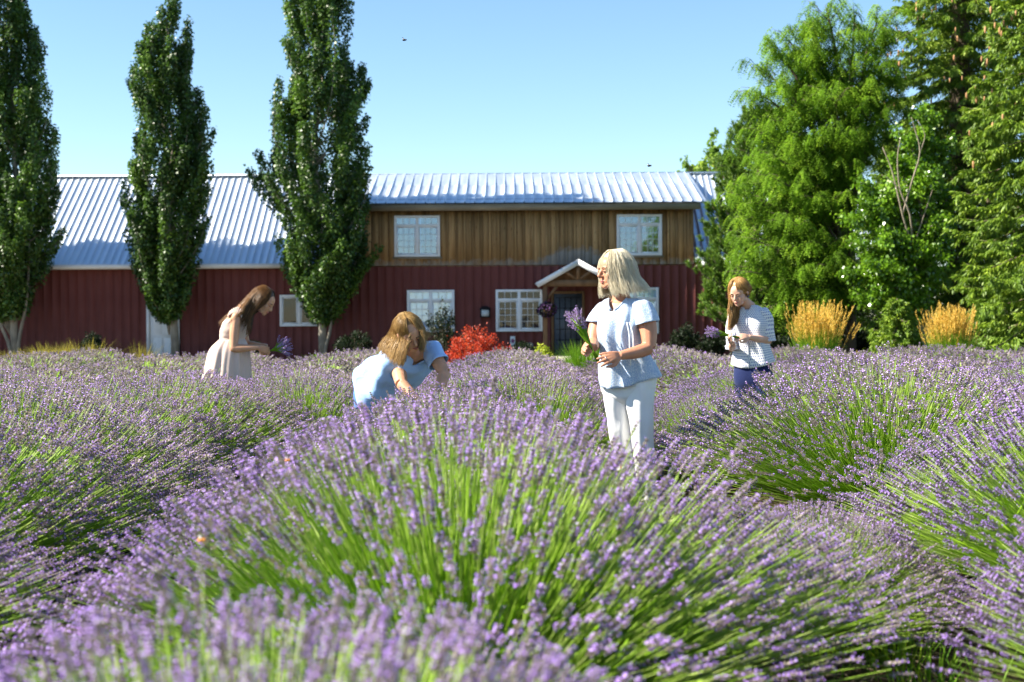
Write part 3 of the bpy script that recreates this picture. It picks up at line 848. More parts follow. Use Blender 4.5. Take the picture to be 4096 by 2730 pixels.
def broadleaf(name, label, px, Y, limbs, seed, mat_, bark, leaf=.06, per=120, compound=False, trunk_r=.12, dead=0, group=None, spread=.5, twigs=9, base_z=0.0):
    """limbs: list of (end px, end py, dy, n) in the photograph's frame, from the trunk base at px."""
    rs = np.random.RandomState(seed)
    b = at(px, 1434, Y); b[2] = 0
    o = thing(name, b, label, 'tree', group)
    tk, lf, dd = MB(), MB(), MB()
    ends = [at(ex, ey, Y + dy) for ex, ey, dy in limbs]
    zt = max(e[2] for e in ends) * .8
    tk.tube([b + (0, 0, -.1), b + (.05, 0, zt * .3), b + (-.03, 0, zt * .65), b + (0, 0, zt)], [trunk_r * 1.2, trunk_r, trunk_r * .6, .02], 9, 4)
    Ps, Ds, Ns, Ls, Ts = [], [], [], [], []
    for e in ends:
        z0 = max(min(e[2] * .55, e[2] - np.hypot(*(e - b)[:2]) * .5), .35)
        st = b + (0, 0, z0)
        v = e - st
        path = crom(np.array([st, st + v * .35 + (0, 0, .12 * np.linalg.norm(v)), st + v * .72 + (0, 0, .12 * np.linalg.norm(v)), e]), 4)
        tk.tube(path, np.linspace(.035 + .01 * np.linalg.norm(v), .006, len(path)), 5)
        for m in range(twigs):
            a = rs.uniform(.35, 1.0); i0 = min(int(a * (len(path) - 1)), len(path) - 1)
            s0 = path[i0]; d = unit_rows(rs.normal(0, 1, (1, 3)))[0] * (1, 1, .28 if compound else .6) + nrm(v) * .6
            L = spread * rs.uniform(.5, 1.2)
            tw = np.array([s0, s0 + d * L * .6 + (0, 0, .05), s0 + d * L + (0, 0, -.06 if compound else .02)])
            tk.tube(tw, [.012, .008, .003], 4)
            k = per
            t = rs.uniform(.1, 1, k); tt = t * 2; j = np.minimum(tt.astype(int), 1); u = tt - j
            P = tw[j] * (1 - u)[:, None] + tw[j + 1] * u[:, None]
            tone = rs.normal(.45, .17)
            if compound:
                kk = k // 12
                P = P[:kk] + rs.normal(0, .05, (kk, 3))
                dirs = unit_rows(rs.normal(0, 1, (kk, 3)) + d * .6) * (1, 1, .25) + (0, 0, -.34)
                dirs = unit_rows(dirs); side = unit_rows(np.cross(dirs, np.array((0, 0, 1.0)) + rs.normal(0, .2, (kk, 3))))
                tn = np.clip(rs.normal(tone, .14, kk), 0, 1)
                for q in range(1, 8):
                    sag = np.array((0, 0, -.004 * q * q))
                    pp = P + dirs * (.034 * q) + sag
                    for sg in (-1, 1):
                        Ps.append(pp); Ds.append(side * sg + dirs * .35 + (0, 0, -.25)); Ns.append(np.tile((0, 0, 1.0), (kk, 1)) + rs.normal(0, .25, (kk, 3)))
                        Ls.append(np.full(kk, leaf) * rs.uniform(.8, 1.2, kk)); Ts.append(tn + rs.normal(0, .05, kk))
            else:
                off = rs.normal(0, .085, (k, 3))
                Ps.append(P + off); Ds.append(rs.normal(0, .7, (k, 3)) + (0, 0, -.5)); Ns.append(rs.normal(0, .7, (k, 3)) + (0, -.2, .5))
                Ls.append(rs.uniform(.7, 1.3, k) * leaf); Ts.append(np.clip(rs.normal(tone, .2, k), 0, 1))
    Ps, Ds, Ns, Ls, Ts = map(np.concatenate, (Ps, Ds, Ns, Ls, Ts))
    leaf_quads(lf, Ps, Ds, Ns, Ls, Ls * (.5 if compound else .85), np.clip(Ts, 0, 1))
    tk.build('trunk', bark, o, True); lf.build('crown', mat_, o)
    if dead:
        for (pts, r) in dead:
            dd.tube([at(x, y, Y + dy) for x, y, dy in pts], np.linspace(r, r * .3, len(pts)), 6, 3)
        dd.build('bare_branch', M_twig, o, True)
    return o

# far trees over the ridge
def far_tree(px0, px1, pytop, Y, seed, label, mat_=None):
    rs = np.random.RandomState(seed)
    xm = (px0 + px1) / 2; w = (px1 - px0) / 2
    limbs = []
    for i in range(16):
        f = rs.uniform(-1, 1); limbs.append((xm + w * f * .9, pytop + abs(f) ** 2 * 70 + rs.uniform(0, 260), rs.uniform(-1.5, 1.5)))
    return broadleaf('leafy_tree', label, xm, Y, limbs, seed, mat_ or M_far, M_bark2, .2, 60, spread=1.0, twigs=6, trunk_r=.25, group='trees behind the barn')
far_tree(2715, 2800, 640, 68, 31, 'low yellow green treetop just showing over the roof ridge')
far_tree(2780, 2935, 575, 70, 32, 'taller pale green treetop over the right end of the ridge, beside the pine')
# dark trees closing the view between and behind the right hand trees
for i, (px, Y, h, r) in enumerate(((3220, 47.5, 5.6, 2.0), (3560, 48.5, 7.5, 2.4), (3960, 46.5, 9.0, 2.8), (4330, 47.5, 8.5, 2.8))):
    spruce('dark evergreen %s' % ('filling the shade behind the honey locust', 'behind the bare grey branches of the aspen', 'deep behind the big coned spruce', 'beyond the right hand edge of the trees')[i],
           px, Y, h, r, 40 + i, 'dark evergreens at the back of the grove', 90, 150, per_ln=.2)
pine('dark pine with upright brushes overlapping the right end of the barn', 3015, 44.5, 7.9, 1.8, 51, lean=.25)
pine('small dark pine top showing between the pine and the honey locust', 3215, 46.0, 6.3, 1.2, 52)
# honey locust
Y_L = 37.0
limbs = [(3300, 20, 0), (3230, 90, -.6), (3120, 130, .2), (3060, 180, -.3), (3015, 270, 0), (3005, 365, -.5), (3060, 440, .5), (3120, 350, -1), (3200, 250, .8), (3330, 130, -.9), (3420, 60, .4), (3480, 160, -.6), (3400, 240, -1.2), (3300, 300, -.4),
         (3150, 480, -.9), (3250, 420, .8), (3330, 480, -1.2), (3420, 380, .4), (3080, 540, 0), (3180, 600, -1.0), (3060, 700, -.3), (2985, 730, -.1), (2965, 800, -.5), (2960, 880, .1), (3040, 820, -1.1), (3140, 740, -1.4), (3250, 640, -1.2),
         (3020, 960, -.7), (2985, 1045, -.2), (3090, 1000, -1.4), (3180, 900, -1.5), (3300, 800, -1.5), (3380, 680, -1.2), (3060, 1110, -.8), (3140, 1180, -1.1), (3100, 1260, -.6), (3200, 1090, -1.5), (3290, 980, -1.6), (3260, 1220, -1.2), (3180, 1280, -.8), (3380, 1050, -1.4), (3340, 1190, -1.3), (3350, 560, 1.2), (3230, 760, 1.4), (3450, 560, 1.0), (3520, 60, .6), (3560, 150, -.3), (3540, 280, -.8), (3480, 330, -1.2), (3560, 400, .2), (3500, 480, -1.0), (3250, 200, -.8), (3170, 330, .4), (3250, 540, -1.4), (3330, 380, -1.5), (3400, 560, -1.5), (3110, 640, -1.1), (3020, 640, .4)]
broadleaf('honey_locust_tree', 'bright green feathery honey locust beside the pine', 3400, Y_L, limbs, 61, M_locust, M_bark2, .07, 216, compound=True, trunk_r=.13, spread=.82, twigs=15)
# aspen with bare branches
limbs = [(3700, 470, 0), (3640, 560, -.3), (3760, 600, .2), (3600, 680, 0), (3720, 730, -.5), (3800, 780, 0), (3540, 790, -.3), (3450, 730, -.2), (3490, 860, -.6), (3400, 880, -.2), (3420, 980, -.4), (3520, 960, -.8), (3600, 880, -.3), (3720, 900, -.6), (3780, 960, .2), (3640, 1020, -.7), (3500, 1080, -.9), (3420, 1120, -.3), (3560, 1150, -.8), (3660, 1160, -.6), (3720, 1060, -.5), (3600, 1210, -.6), (3470, 1200, -.4)]
dead = [([(3690, 1240, 0), (3650, 1000, -.6), (3610, 860, -.85), (3570, 690, -.9), (3530, 590, -.9)], .035), ([(3650, 1000, -.6), (3640, 860, -.9), (3600, 760, -1.0), (3590, 640, -1.0), (3600, 560, -1.0)], .028),
        ([(3610, 860, -.85), (3650, 720, -1.0), (3680, 610, -1.0), (3660, 520, -1.0), (3645, 470, -1.0)], .024), ([(3600, 760, -1.0), (3560, 720, -1.0), (3525, 700, -1.0)], .015), ([(3650, 1000, -.6), (3700, 850, -.9), (3730, 760, -.9)], .018), ([(3680, 610, -1.0), (3700, 540, -1.0), (3670, 480, -1.0)], .014)]
broadleaf('aspen_tree', 'aspen with glinting round leaves and bare grey branches', 3700, 34.5, limbs, 62, M_aspen, M_bark, .085, 130, trunk_r=.10, dead=dead, spread=.48, twigs=11)
spruce('big spruce hung with tan cones, between the honey locust and the right edge', 3850, 38.5, 19.5, 3.1, 71, 'coned spruces', 380, 420, cones=150, zlow=.3, per_ln=.15)
spruce('dark spruce leaning out of the right edge of the picture', 4190, 31.5, 13.5, 2.5, 72, 'coned spruces', 260, 420, cones=70, zlow=.4, per_ln=.13)
spruce('soft green young fir at the foot of the aspen', 3590, 33.0, 1.75, .95, 73, None, 60, 150, zlow=.1, name='fir_tree', per_ln=.09)

# ---- grasses
def blade_tuft(mb, rs, c, n, r, h, lean, w, tint, seg=4, curve=.5):
    ph = rs.uniform(0, 2 * math.pi, n); rr_ = r * np.sqrt(rs.uniform(0, 1, n))
    B = np.stack([c[0] + rr_ * np.cos(ph), c[1] + rr_ * np.sin(ph), np.full(n, c[2])], 1)
    ph2 = ph + rs.normal(0, .5, n); ln = (lean + .9 * lean * (rs.rand(n) < .06)) * np.abs(rs.normal(.6, .4, n)) * (.25 + rr_ / r)
    H = h * np.clip(rs.normal(.84, .14, n), .4, 1.1)
    t = np.linspace(0, 1, seg + 1)
    out = (ln * H)[:, None] * (t ** 1.0 * (1 - curve) + curve * t ** 2.2)[None]
    Z = H[:, None] * (t - .12 * ln[:, None] * t ** 2)
    X = B[:, 0, None] + out * np.cos(ph2)[:, None]; Yv = B[:, 1, None] + out * np.sin(ph2)[:, None]
    C = np.stack([X, Yv, B[:, 2, None] + Z], -1)                       # n, seg+1, 3
    a = rs.uniform(0, 2 * math.pi, n); S = np.stack([np.cos(a), np.sin(a), 0 * a], 1)[:, None] * (w * (1 - .85 * t ** 1.5))[None, :, None]
    V = np.stack([C - S, C + S], 2).reshape(n, -1, 3)
    k = (seg + 1) * 2
    base = np.arange(n)[:, None] * k
    f = np.concatenate([base + np.array((2 * i, 2 * i + 1, 2 * i + 3, 2 * i + 2)) for i in range(seg)], 0)
    tn = np.clip(rs.normal(tint, .18, n), 0, 1)
    mb.add(V.reshape(-1, 3), f, np.repeat(tn, k))
    return C[:, -2:], ln

def feather_grass(label, px, Y, ztop, seed, lean=.42):
    rs = np.random.RandomState(seed)
    b = at(px, 1434, Y); b[2] = 0
    o = thing('ornamental_grass', b, label, 'grass clump', 'golden plumed grass clumps')
    g_, p_ = MB(), MB()
    blade_tuft(g_, rs, b, 1300, .30, ztop * .80, lean * .9, .006, .55)
    tips, ln = blade_tuft(g_, rs, b, 330, .26, ztop * .93, lean, .0028, .5, curve=.25)
    for (q0, q1) in tips:
        d = nrm(q1 - q0); L = ztop * rs.uniform(.15, .23)
        k = 22; t = np.linspace(0, 1, k)
        P = q1 - d * L * .35 + d * (t * L)[:, None] + rs.normal(0, .007, (k, 3))
        leaf_quads(p_, P, d + rs.normal(0, .22, (k, 3)), rs.normal(0, 1, (k, 3)), .055, .012, np.clip(rs.normal(.5, .2, k) , 0, 1))
    g_.build('blades', M_grassgreen, o); tag(p_.build('plumes', M_grassplume, o), kind='stuff')
    return o
feather_grass('golden plumed grass clump just right of the woman in the dotted blouse', 3266, 27.0, 1.40, 81, .19)
feather_grass('golden plumed grass clump on the far right before the spruce', 3800, 27.0, 1.36, 82, .17)

def grass_tuft(label, px, Y, n, r, h, lean, mat_, seed, name='grass_tuft', cat='grass clump', group=None, tint=.5, w=.006):
    rs = np.random.RandomState(seed)
    b = at(px, 1434, Y); b[2] = 0
    o = thing(name, b, label, cat, group)
    m = MB(); blade_tuft(m, rs, b, n, r, h, lean, w, tint)
    m.build('blades', mat_, o)
    return o
DG = 'dry grass tufts along the foot of the barn'
for i, (px, Y, n, h, lab) in enumerate(((30, 39, 260, .55, 'dry grass tuft left of the forked poplar trunk'), (135, 38.5, 420, .62, 'yellow dry grass tuft just right of the forked poplar trunk'), (215, 40, 380, .75, 'tallest dry grass tuft between the poplar trunk and the middle of the wall'),
        (330, 40, 200, .85, 'green stemmed weed tuft leaning right against the dark siding'), (385, 38, 160, .45, 'small golden weed tuft below the dark shrub'), (560, 38, 70, .80, 'sparse straw stalks just left of the white side door'), (610, 39, 50, .55, 'thin straw stalks before the white side door'), (775, 41, 420, .34, 'low yellow green grass tuft right of the narrow poplar trunk'), (1265, 40, 120, .40, 'fresh green tuft at the foot of the widest poplar'))):
    grass_tuft(lab, px, Y, n, .22 if n < 200 else .5, h, .55, M_drygrass if i != 8 else M_grassgreen, 90 + i, group=DG, w=.011)
grass_tuft('fresh green clump of tall grass by the tan walkway before the front door', 2330, 31.0, 500, .28, .82, .5, M_grassgreen, 120, 'grass_clump', w=.008)
for j, (px, py, dx) in enumerate(((2262, 1355, .05), (2285, 1325, -.02), (2304, 1340, .04))):
    pass

# ---- shrubs
def shrub(name, label, px, Y, w, h, seed, mat_, n_stem=40, per=170, leaf=.05, spire=.5, group=None, zb=0.0):
    rs = np.random.RandomState(seed)
    b = at(px, 1434, Y); b[2] = 0
    o = thing(name, b, label, 'shrub', group)
    st_, lf = MB(), MB()
    for i in range(n_stem):
        ph = rs.uniform(0, 2 * math.pi); r = math.sqrt(rs.uniform(0, 1))
        e = b + (w * r * math.cos(ph), w * .8 * r * math.sin(ph), h * (1 - .55 * r ** 2) * rs.uniform(.78, 1.08))
        s = b + (w * .15 * math.cos(ph), w * .15 * math.sin(ph), 0)
        mid = s * .5 + e * .5 + (0, 0, .12 * h)
        path = crom(np.array([s, mid, e]), 4)
        st_.tube(path, np.linspace(.012, .004, len(path)), 4)
        t = rs.uniform(.25, 1, per); tt = t * (len(path) - 1); j = np.minimum(tt.astype(int), len(path) - 2); u = tt - j
        P = path[j] * (1 - u)[:, None] + path[j + 1] * u[:, None]
        off = rs.normal(0, 1, (per, 3)) * (.03 + (1 - t) * .10 * (1 - spire))[:, None] * (w + .4)
        tone = rs.normal(.5, .1)
        leaf_quads(lf, P + off, off * 6 + rs.normal(0, .5, (per, 3)) + (0, 0, .5), rs.normal(0, .7, (per, 3)) + (0, -.3, .6), rs.uniform(.7, 1.3, per) * leaf, leaf * .6, np.clip(rs.normal(tone, .2, per), 0, 1))
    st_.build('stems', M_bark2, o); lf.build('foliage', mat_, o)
    return o
shrub('barberry_shrub', 'flame red barberry shrub with upright shoots before the barn wall', 1905, 29.0, .82, 1.2, 131, M_redleaf, 62, 150, .042, .85)
shrub('golden_shrub', 'low yellow green shrub right of the red barberry', 2165, 28.0, .46, .78, 132, M_yellowleaf, 40, 130, .04, .3)
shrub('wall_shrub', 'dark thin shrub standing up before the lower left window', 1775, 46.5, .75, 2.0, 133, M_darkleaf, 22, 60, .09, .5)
WS = 'dark shrubs along the foot of the barn'
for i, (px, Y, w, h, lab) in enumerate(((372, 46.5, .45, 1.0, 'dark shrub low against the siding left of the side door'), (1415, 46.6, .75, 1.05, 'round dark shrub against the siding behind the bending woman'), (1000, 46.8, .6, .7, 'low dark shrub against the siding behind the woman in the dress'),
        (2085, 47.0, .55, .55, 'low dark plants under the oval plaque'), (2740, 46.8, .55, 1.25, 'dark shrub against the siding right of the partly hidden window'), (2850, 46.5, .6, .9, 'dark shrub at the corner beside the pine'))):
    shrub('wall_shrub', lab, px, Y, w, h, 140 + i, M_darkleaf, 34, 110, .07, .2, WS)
shrub('dry_shrub', 'small rusty brown shrub in the shade between the two golden grasses', 3455, 29.0, .36, .62, 151, M_drygrass, 30, 90, .045, .3)
UG = 'dark undergrowth beneath the grove'
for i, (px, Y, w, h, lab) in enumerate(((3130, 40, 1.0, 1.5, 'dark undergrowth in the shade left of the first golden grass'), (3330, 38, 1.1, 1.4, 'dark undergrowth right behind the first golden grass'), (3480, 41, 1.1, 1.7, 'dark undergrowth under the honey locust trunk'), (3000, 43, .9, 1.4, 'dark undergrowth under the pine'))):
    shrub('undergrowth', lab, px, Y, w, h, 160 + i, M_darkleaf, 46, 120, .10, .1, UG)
# ------------------------------------------------------------------ lavender
M_lavstem = leafy('lavender_stalks', [(0.0, (0.11, 0.26, 0.010)), (0.5, (0.28, 0.50, 0.018)), (1.0, (0.52, 0.62, 0.20))], 0.30, 0.5, 0.3, 1.3, rnd=0.12)
M_lavbloom = leafy('lavender_blossom', [(0.0, (0.10, 0.082, 0.088)), (0.30, (0.25, 0.21, 0.21)), (0.52, (0.42, 0.37, 0.345)), (0.60, (0.38, 0.19, 0.70)), (0.82, (0.52, 0.31, 0.92)), (1.0, (0.72, 0.56, 0.97))], 0.32, 0.6, 0.2, 1.25, rnd=0.10)

def spike_proto(rs, detail):
    """One flower spike along +Z, unit length 1 (calyx whorls with some open florets). Returns tris and tints."""
    V, Fc, T = [], [], []
    def tri(pts, t):
        n = len(V); V.extend(pts); T.extend([t] * len(pts))
        if len(pts) == 3: Fc.append((n, n + 1, n + 2))
        else: Fc.append((n, n + 1, n + 2)); Fc.append((n, n + 2, n + 3))
    nw = {2: 6, 1: 5, 0: 3}[detail]
    for k in range(nw):
        z = (k + .3) / nw
        if detail and k == 0: z -= .22 if rs.rand() < .5 else 0
        r = (.085 if detail == 2 else .105) * (1 - .5 * (k / nw) ** 1.5)
        m = {2: 6, 1: 4, 0: 3}[detail]
        a0 = rs.uniform(0, 6.28)
        for i in range(m):
            a = a0 + i * 2 * math.pi / m + rs.uniform(-.2, .2)
            c, s = math.cos(a), math.sin(a)
            up = .17 if detail else .36
            w = .042 if detail == 2 else (.075 if detail == 1 else .12)
            p0 = np.array((c * .02, s * .02, z - .02)); p1 = np.array((c * r, s * r, z + up))
            sd = np.array((-s, c, 0)) * w
            mid = p0 * .45 + p1 * .55 + np.array((c, s, -.3)) * .03
            ct = np.clip(rs.normal(.26, .12), 0, .5)
            tri([p0, mid - sd, p1, mid + sd], ct)
            if rs.rand() < {2: .44, 1: .34, 0: .36}[detail]:
                ft = np.clip(rs.normal(.8, .12), .6, 1)
                q = p1 + np.array((c, s, .2)) * .05
                e = .066 if detail == 2 else .085
                up_ = np.array((-c * .5, -s * .5, .8)); 
                tri([q - sd / w * e * .7, q - up_ * e * .6, q + sd / w * e * .7, q + up_ * e], ft)
                if detail == 2:
                    tri([q, q + sd / w * e * .5 + np.array((c, s, 0)) * e * .7, q + np.array((c, s, .6)) * e], min(ft + .06, 1))
    return np.array(V, float), np.array(Fc), np.array(T, float)

def lavender_mesh(seed, n, R, H, detail, spike=.062, stem_w=.0017, inner=900, bare=0.0, lowf=.30):
    """A lavender plant at the origin: stalks fanning from a small base to a dome of flower spikes."""
    rs = np.random.RandomState(seed)
    u = rs.uniform(0, 1, n); ph = rs.uniform(0, 2 * math.pi, n)
    rr_ = np.sqrt(u) * 1.0
    lump = 1 + .07 * np.sin(ph * 3 + seed) + .05 * np.sin(ph * 5 + 2 * seed)
    rt = R * rr_ * lump * rs.uniform(.90, 1.06, n)
    zt = H * (1 - .62 * rr_ ** 2.0) * rs.uniform(.86, 1.05, n)
    low = rs.rand(n) < lowf; zt[low] *= rs.uniform(.45, 1.0, low.sum()); rt[low] *= rs.uniform(.85, 1.05, low.sum())
    stray = rs.rand(n) < .05; zt[stray] *= rs.uniform(1.0, 1.12, stray.sum())
    base = np.stack([.20 * R * rr_ * np.cos(ph), .20 * R * rr_ * np.sin(ph), np.full(n, .03)], 1)
    ph2 = ph + rs.normal(0, .10, n)
    tip = np.stack([rt * np.cos(ph2), rt * np.sin(ph2), zt], 1)
    ctrl = base * .5 + tip * .5 + np.stack([-.05 * R * np.cos(ph2), -.05 * R * np.sin(ph2), np.full(n, .07)], 1) * rs.uniform(-.2, 1.0, n)[:, None] + rs.normal(0, .015, (n, 3))
    st = MB()
    segs = 3 if detail else 2
    t = np.linspace(.12, 1, segs + 1)
    C = ((1 - t) ** 2)[None, :, None] * base[:, None] + (2 * t * (1 - t))[None, :, None] * ctrl[:, None] + (t ** 2)[None, :, None] * tip[:, None]
    D = unit_rows(tip - ctrl)
    A = unit_rows(np.cross(D, rs.normal(0, 1, (n, 3)))); B = np.cross(D, A)
    w = stem_w * np.linspace(1.35, .8, segs + 1)
    ns = 3 if detail else 2
    if ns == 3:
        an = np.array((0, 2.094, 4.189))
        ring = (np.cos(an)[None, None, :, None] * A[:, None, None] + np.sin(an)[None, None, :, None] * B[:, None, None]) * w[None, :, None, None]
        V = (C[:, :, None] + ring).reshape(-1, 3); k = (segs + 1) * 3
        f = np.concatenate([np.arange(n)[:, None] * k + np.array((3 * s + i, 3 * s + (i + 1) % 3, 3 * s + 3 + (i + 1) % 3, 3 * s + 3 + i)) for s in range(segs) for i in range(3)])
    else:
        V = np.stack([C - A[:, None] * w[None, :, None] * 1.3, C + A[:, None] * w[None, :, None] * 1.3], 2).reshape(-1, 3); k = (segs + 1) * 2
        f = np.concatenate([np.arange(n)[:, None] * k + np.array((2 * s, 2 * s + 1, 2 * s + 3, 2 * s + 2)) for s in range(segs)])
    tn = np.clip(rs.normal(.52, .16, n), 0, 1)[:, None] + np.linspace(-.12, .22, segs + 1)[None]
    st.add(V, f, np.repeat(np.clip(tn, 0, 1).reshape(-1), ns))
    # narrow leaves low on the plant
    ui = rs.uniform(0, 1, inner); pi_ = rs.uniform(0, 2 * math.pi, inner); zi = rs.uniform(.05, .52, inner) * H
    ri = R * .80 * np.sqrt(ui) * (.35 + .9 * zi / H)
    P = np.stack([ri * np.cos(pi_), ri * np.sin(pi_), zi], 1)
    Dl = np.stack([np.cos(pi_) * .8, np.sin(pi_) * .8, np.full(inner, 1.0)], 1) + rs.normal(0, .45, (inner, 3))
    leaf_quads(st, P, Dl, rs.normal(0, 1, (inner, 3)), rs.uniform(.05, .10, inner), .007 if detail else .011, np.clip(rs.normal(.42, .2, inner), 0, 1), .05)
    # spikes
    bl = MB()
    keep = rs.rand(n) > bare
    protos = [spike_proto(rs, detail) for _ in range(14)]
    which = rs.randint(0, 14, n)
    ln = spike * rs.uniform(.7, 1.25, n)
    fade = rs.normal(0, .07, n)
    for q, (pv, pf, ptint) in enumerate(protos):
        idx = np.where((which == q) & keep)[0]
        if len(idx) == 0: continue
        L = ln[idx][:, None, None]
        Vq = tip[idx][:, None] + L * (pv[None, :, 0, None] * A[idx][:, None] + pv[None, :, 1, None] * B[idx][:, None] + (pv[None, :, 2, None] - .1) * D[idx][:, None])
        m = len(pv)
        ff = (np.arange(len(idx))[:, None, None] * m + pf[None]).reshape(-1, 3)
        tt = np.clip(ptint[None] + fade[idx][:, None] * (ptint[None] < .55), 0, 1)
        bl.add(Vq.reshape(-1, 3), ff, tt.reshape(-1))
    ms, mb_ = st.mesh('stalks'), bl.mesh('blossom')
    ms.materials.append(M_lavstem); mb_.materials.append(M_lavbloom)
    return ms, mb_

LAV_NEAR = [lavender_mesh(200 + i, 3600, 1.0, 1.0, 2, .056, .0015, 2600, .30, .18) for i in range(3)]
LAV_MID = [lavender_mesh(210 + i, 3900, 1.0, 1.0, 1, .056, .0016, 1800, .08, .30) for i in range(3)]
LAV_FAR = [lavender_mesh(220 + i, 1500, 1.0, 1.0, 0, .085, .0034, 500) for i in range(3)]

def lavender(x, y, R, H, pool, rot, label, group, long=1.22):
    ms, mb_ = pool
    o = thing('lavender_bush', (x, y, 0), label, 'lavender bush', group)
    o.rotation_euler = (0, 0, (rot - 3.1416) * .12 + (3.1416 if rot > 3.1416 else 0))      # drawn out along the row
    o.scale = (R, R * long, H)
    a = share('stalks', ms, o); b = share('blossom', mb_, o)
    a['kind'] = 'stuff'; b['kind'] = 'stuff'
    return o

rl = random.Random(9)
G_ROW = 'lavender bushes planted in rows'
# the bushes that read as single mounds in front
NEAR = [
    (-0.38, 1.95, 1.08, .79, 'n', 'nearest lavender bush, its blurred spikes along the bottom edge of the picture'),
    (-0.16, 4.15, 1.22, .95, 'n', 'big round lavender mound filling the bottom centre, green stalks fanning out to both sides'),
    (2.25, 3.75, 1.10, .92, 'n', 'lavender mound in the bottom right corner with green stalks leaning into the gap'),
    (2.62, 5.75, 1.24, 1.0, 'n', 'tall blurred lavender mound cut by the right edge, behind the corner one'),
    (-2.66, 4.3, 1.22, .86, 'n', 'shaded lavender bush at the left edge beside the dark gap'),
    (-0.30, 5.70, .98, .88, 'm', 'lavender bush just behind the big central mound'),
    (-2.70, 6.0, 1.20, .92, 'm', 'lavender bush on the left with long green stalks, second from the left edge gap'),
    (-0.35, 7.3, 1.02, .86, 'm', 'lavender bush in the middle row left of the white trousers'),
    (-2.75, 7.6, 1.22, .92, 'm', 'broad lavender bush left of centre whose right flank lies in shadow'),
    (-0.42, 8.75, .95, .80, 'm', 'low lavender bush in front of the bending woman, right of her forearm'),
    (0.14, 10.2, .98, .88, 'm', 'lavender bush on the crest between the bending woman and the white trousers'),
    (2.35, 9.0, 1.38, 1.0, 'm', 'wide lavender mound with a bright green front, right of the white trousers'),
    (-2.90, 9.2, 1.18, .84, 'm', 'lavender bush on the left in front of the woman in the dress'),
    (3.9, 8.1, 1.0, .86, 'm', 'dark shaded lavender bush at the right edge behind the near mound'),
    (-4.75, 7.3, 1.1, .80, 'm', 'lavender bush at the left edge of the field, level with the shadowed flank'),
    (-5.2, 9.1, 1.15, .80, 'm', 'lavender bush at the far left, second one back'),
    (4.55, 10.2, 1.15, .86, 'm', 'lavender bush at the right edge behind the green fronted mound'),
    (1.60, 11.2, .85, .66, 'm', 'lavender bush in front of the navy trousers'),
    (3.0, 11.3, 1.05, .86, 'm', 'lavender bush right of the navy trousers, tall pale spikes against the grasses'),
    (1.15, 5.55, .62, .50, 'm', 'small low lavender plant in the gap right of the big mound'),
    (2.2, 7.15, .60, .40, 'm', 'low half grown lavender plant behind the dry stubble'),
    (-1.75, 11.6, .95, .84, 'm', 'lavender bush between the woman in the dress and the bending woman'),
]
used = []
for (x, y, R, H, k, lab) in NEAR:
    pool = (LAV_NEAR if k == 'n' else LAV_MID)
    lavender(x, y, R, H, pool[rl.randrange(len(pool))], rl.uniform(0, 6.28), lab, G_ROW)
    used.append((x, y, R))
clear = [(.87, 8.95, .55), (2.1, 12.6, .42), (-2.6, 12.9, .45), (-.95, 10.1, .62)]
def zone(x, y):
    side = 'left' if x < -3.2 else ('right' if x > 3.2 else 'middle')
    if y < 16: return {'left': 'lavender bush in the left rows, level with the women', 'right': 'lavender bush in the right rows, level with the women', 'middle': 'lavender bush between the women'}[side]
    if y < 22: return {'left': 'small lavender bush in the flat carpet behind the woman in the dress', 'right': 'small lavender bush in the flat carpet before the golden grasses', 'middle': 'small lavender bush in the rows behind the women, before the red barberry'}[side]
    return {'left': 'distant lavender bush near the dry grass below the poplars', 'right': 'distant lavender bush at the field edge under the grove', 'middle': 'distant lavender bush at the field edge before the walkway'}[side]
rows = [-10.8, -8.1, -5.4, -2.75, -.1, 2.6, 5.3, 8.0, 10.7]
nl = 0
for rx in rows:
    y = 10.4 + rl.uniform(-.3, .3)
    while y < 28.5:
        x = rx + rl.uniform(-.12, .12)
        far = y > 14.5
        R = rl.uniform(1.22, 1.4); H = rl.uniform(.76, .86) if not far else rl.uniform(.64, .74)
        if abs(x) < .37 * y + 1.3 and all((x - a) ** 2 + (y - b) ** 2 > (.80 * c) ** 2 + .3 for a, b, c in used) and all((x - a) ** 2 + (y - b) ** 2 > (c + .3) ** 2 for a, b, c in clear) and not (-4.6 < x < -1.9 and 23 < y and False):
            pool = LAV_FAR if far else LAV_MID
            lavender(x, y, R, H, pool[rl.randrange(3)], rl.uniform(0, 6.28), zone(x, y), G_ROW)
            nl += 1
        y += rl.uniform(1.15, 1.4)
print('lavender bushes', nl + len(NEAR))
# dead stubble in the gap on the right
rs = np.random.RandomState(77)
b = vec(1.42, 6.5, 0)
o = thing('dry_lavender_stubble', b, 'patch of dry brown lavender stubble in the gap between the right hand mounds', 'dead plant')
m = MB(); blade_tuft(m, rs, b, 1100, .50, .24, .8, .0020, .3); blade_tuft(m, rs, b, 220, .55, .42, .8, .0022, .7)
m.build('twigs', leafy('dry_lavender_twigs', [(0, (.10, .065, .04)), (.5, (.24, .17, .11)), (1, (.42, .36, .22))], .2, .8, .1), o)['kind'] = 'stuff'

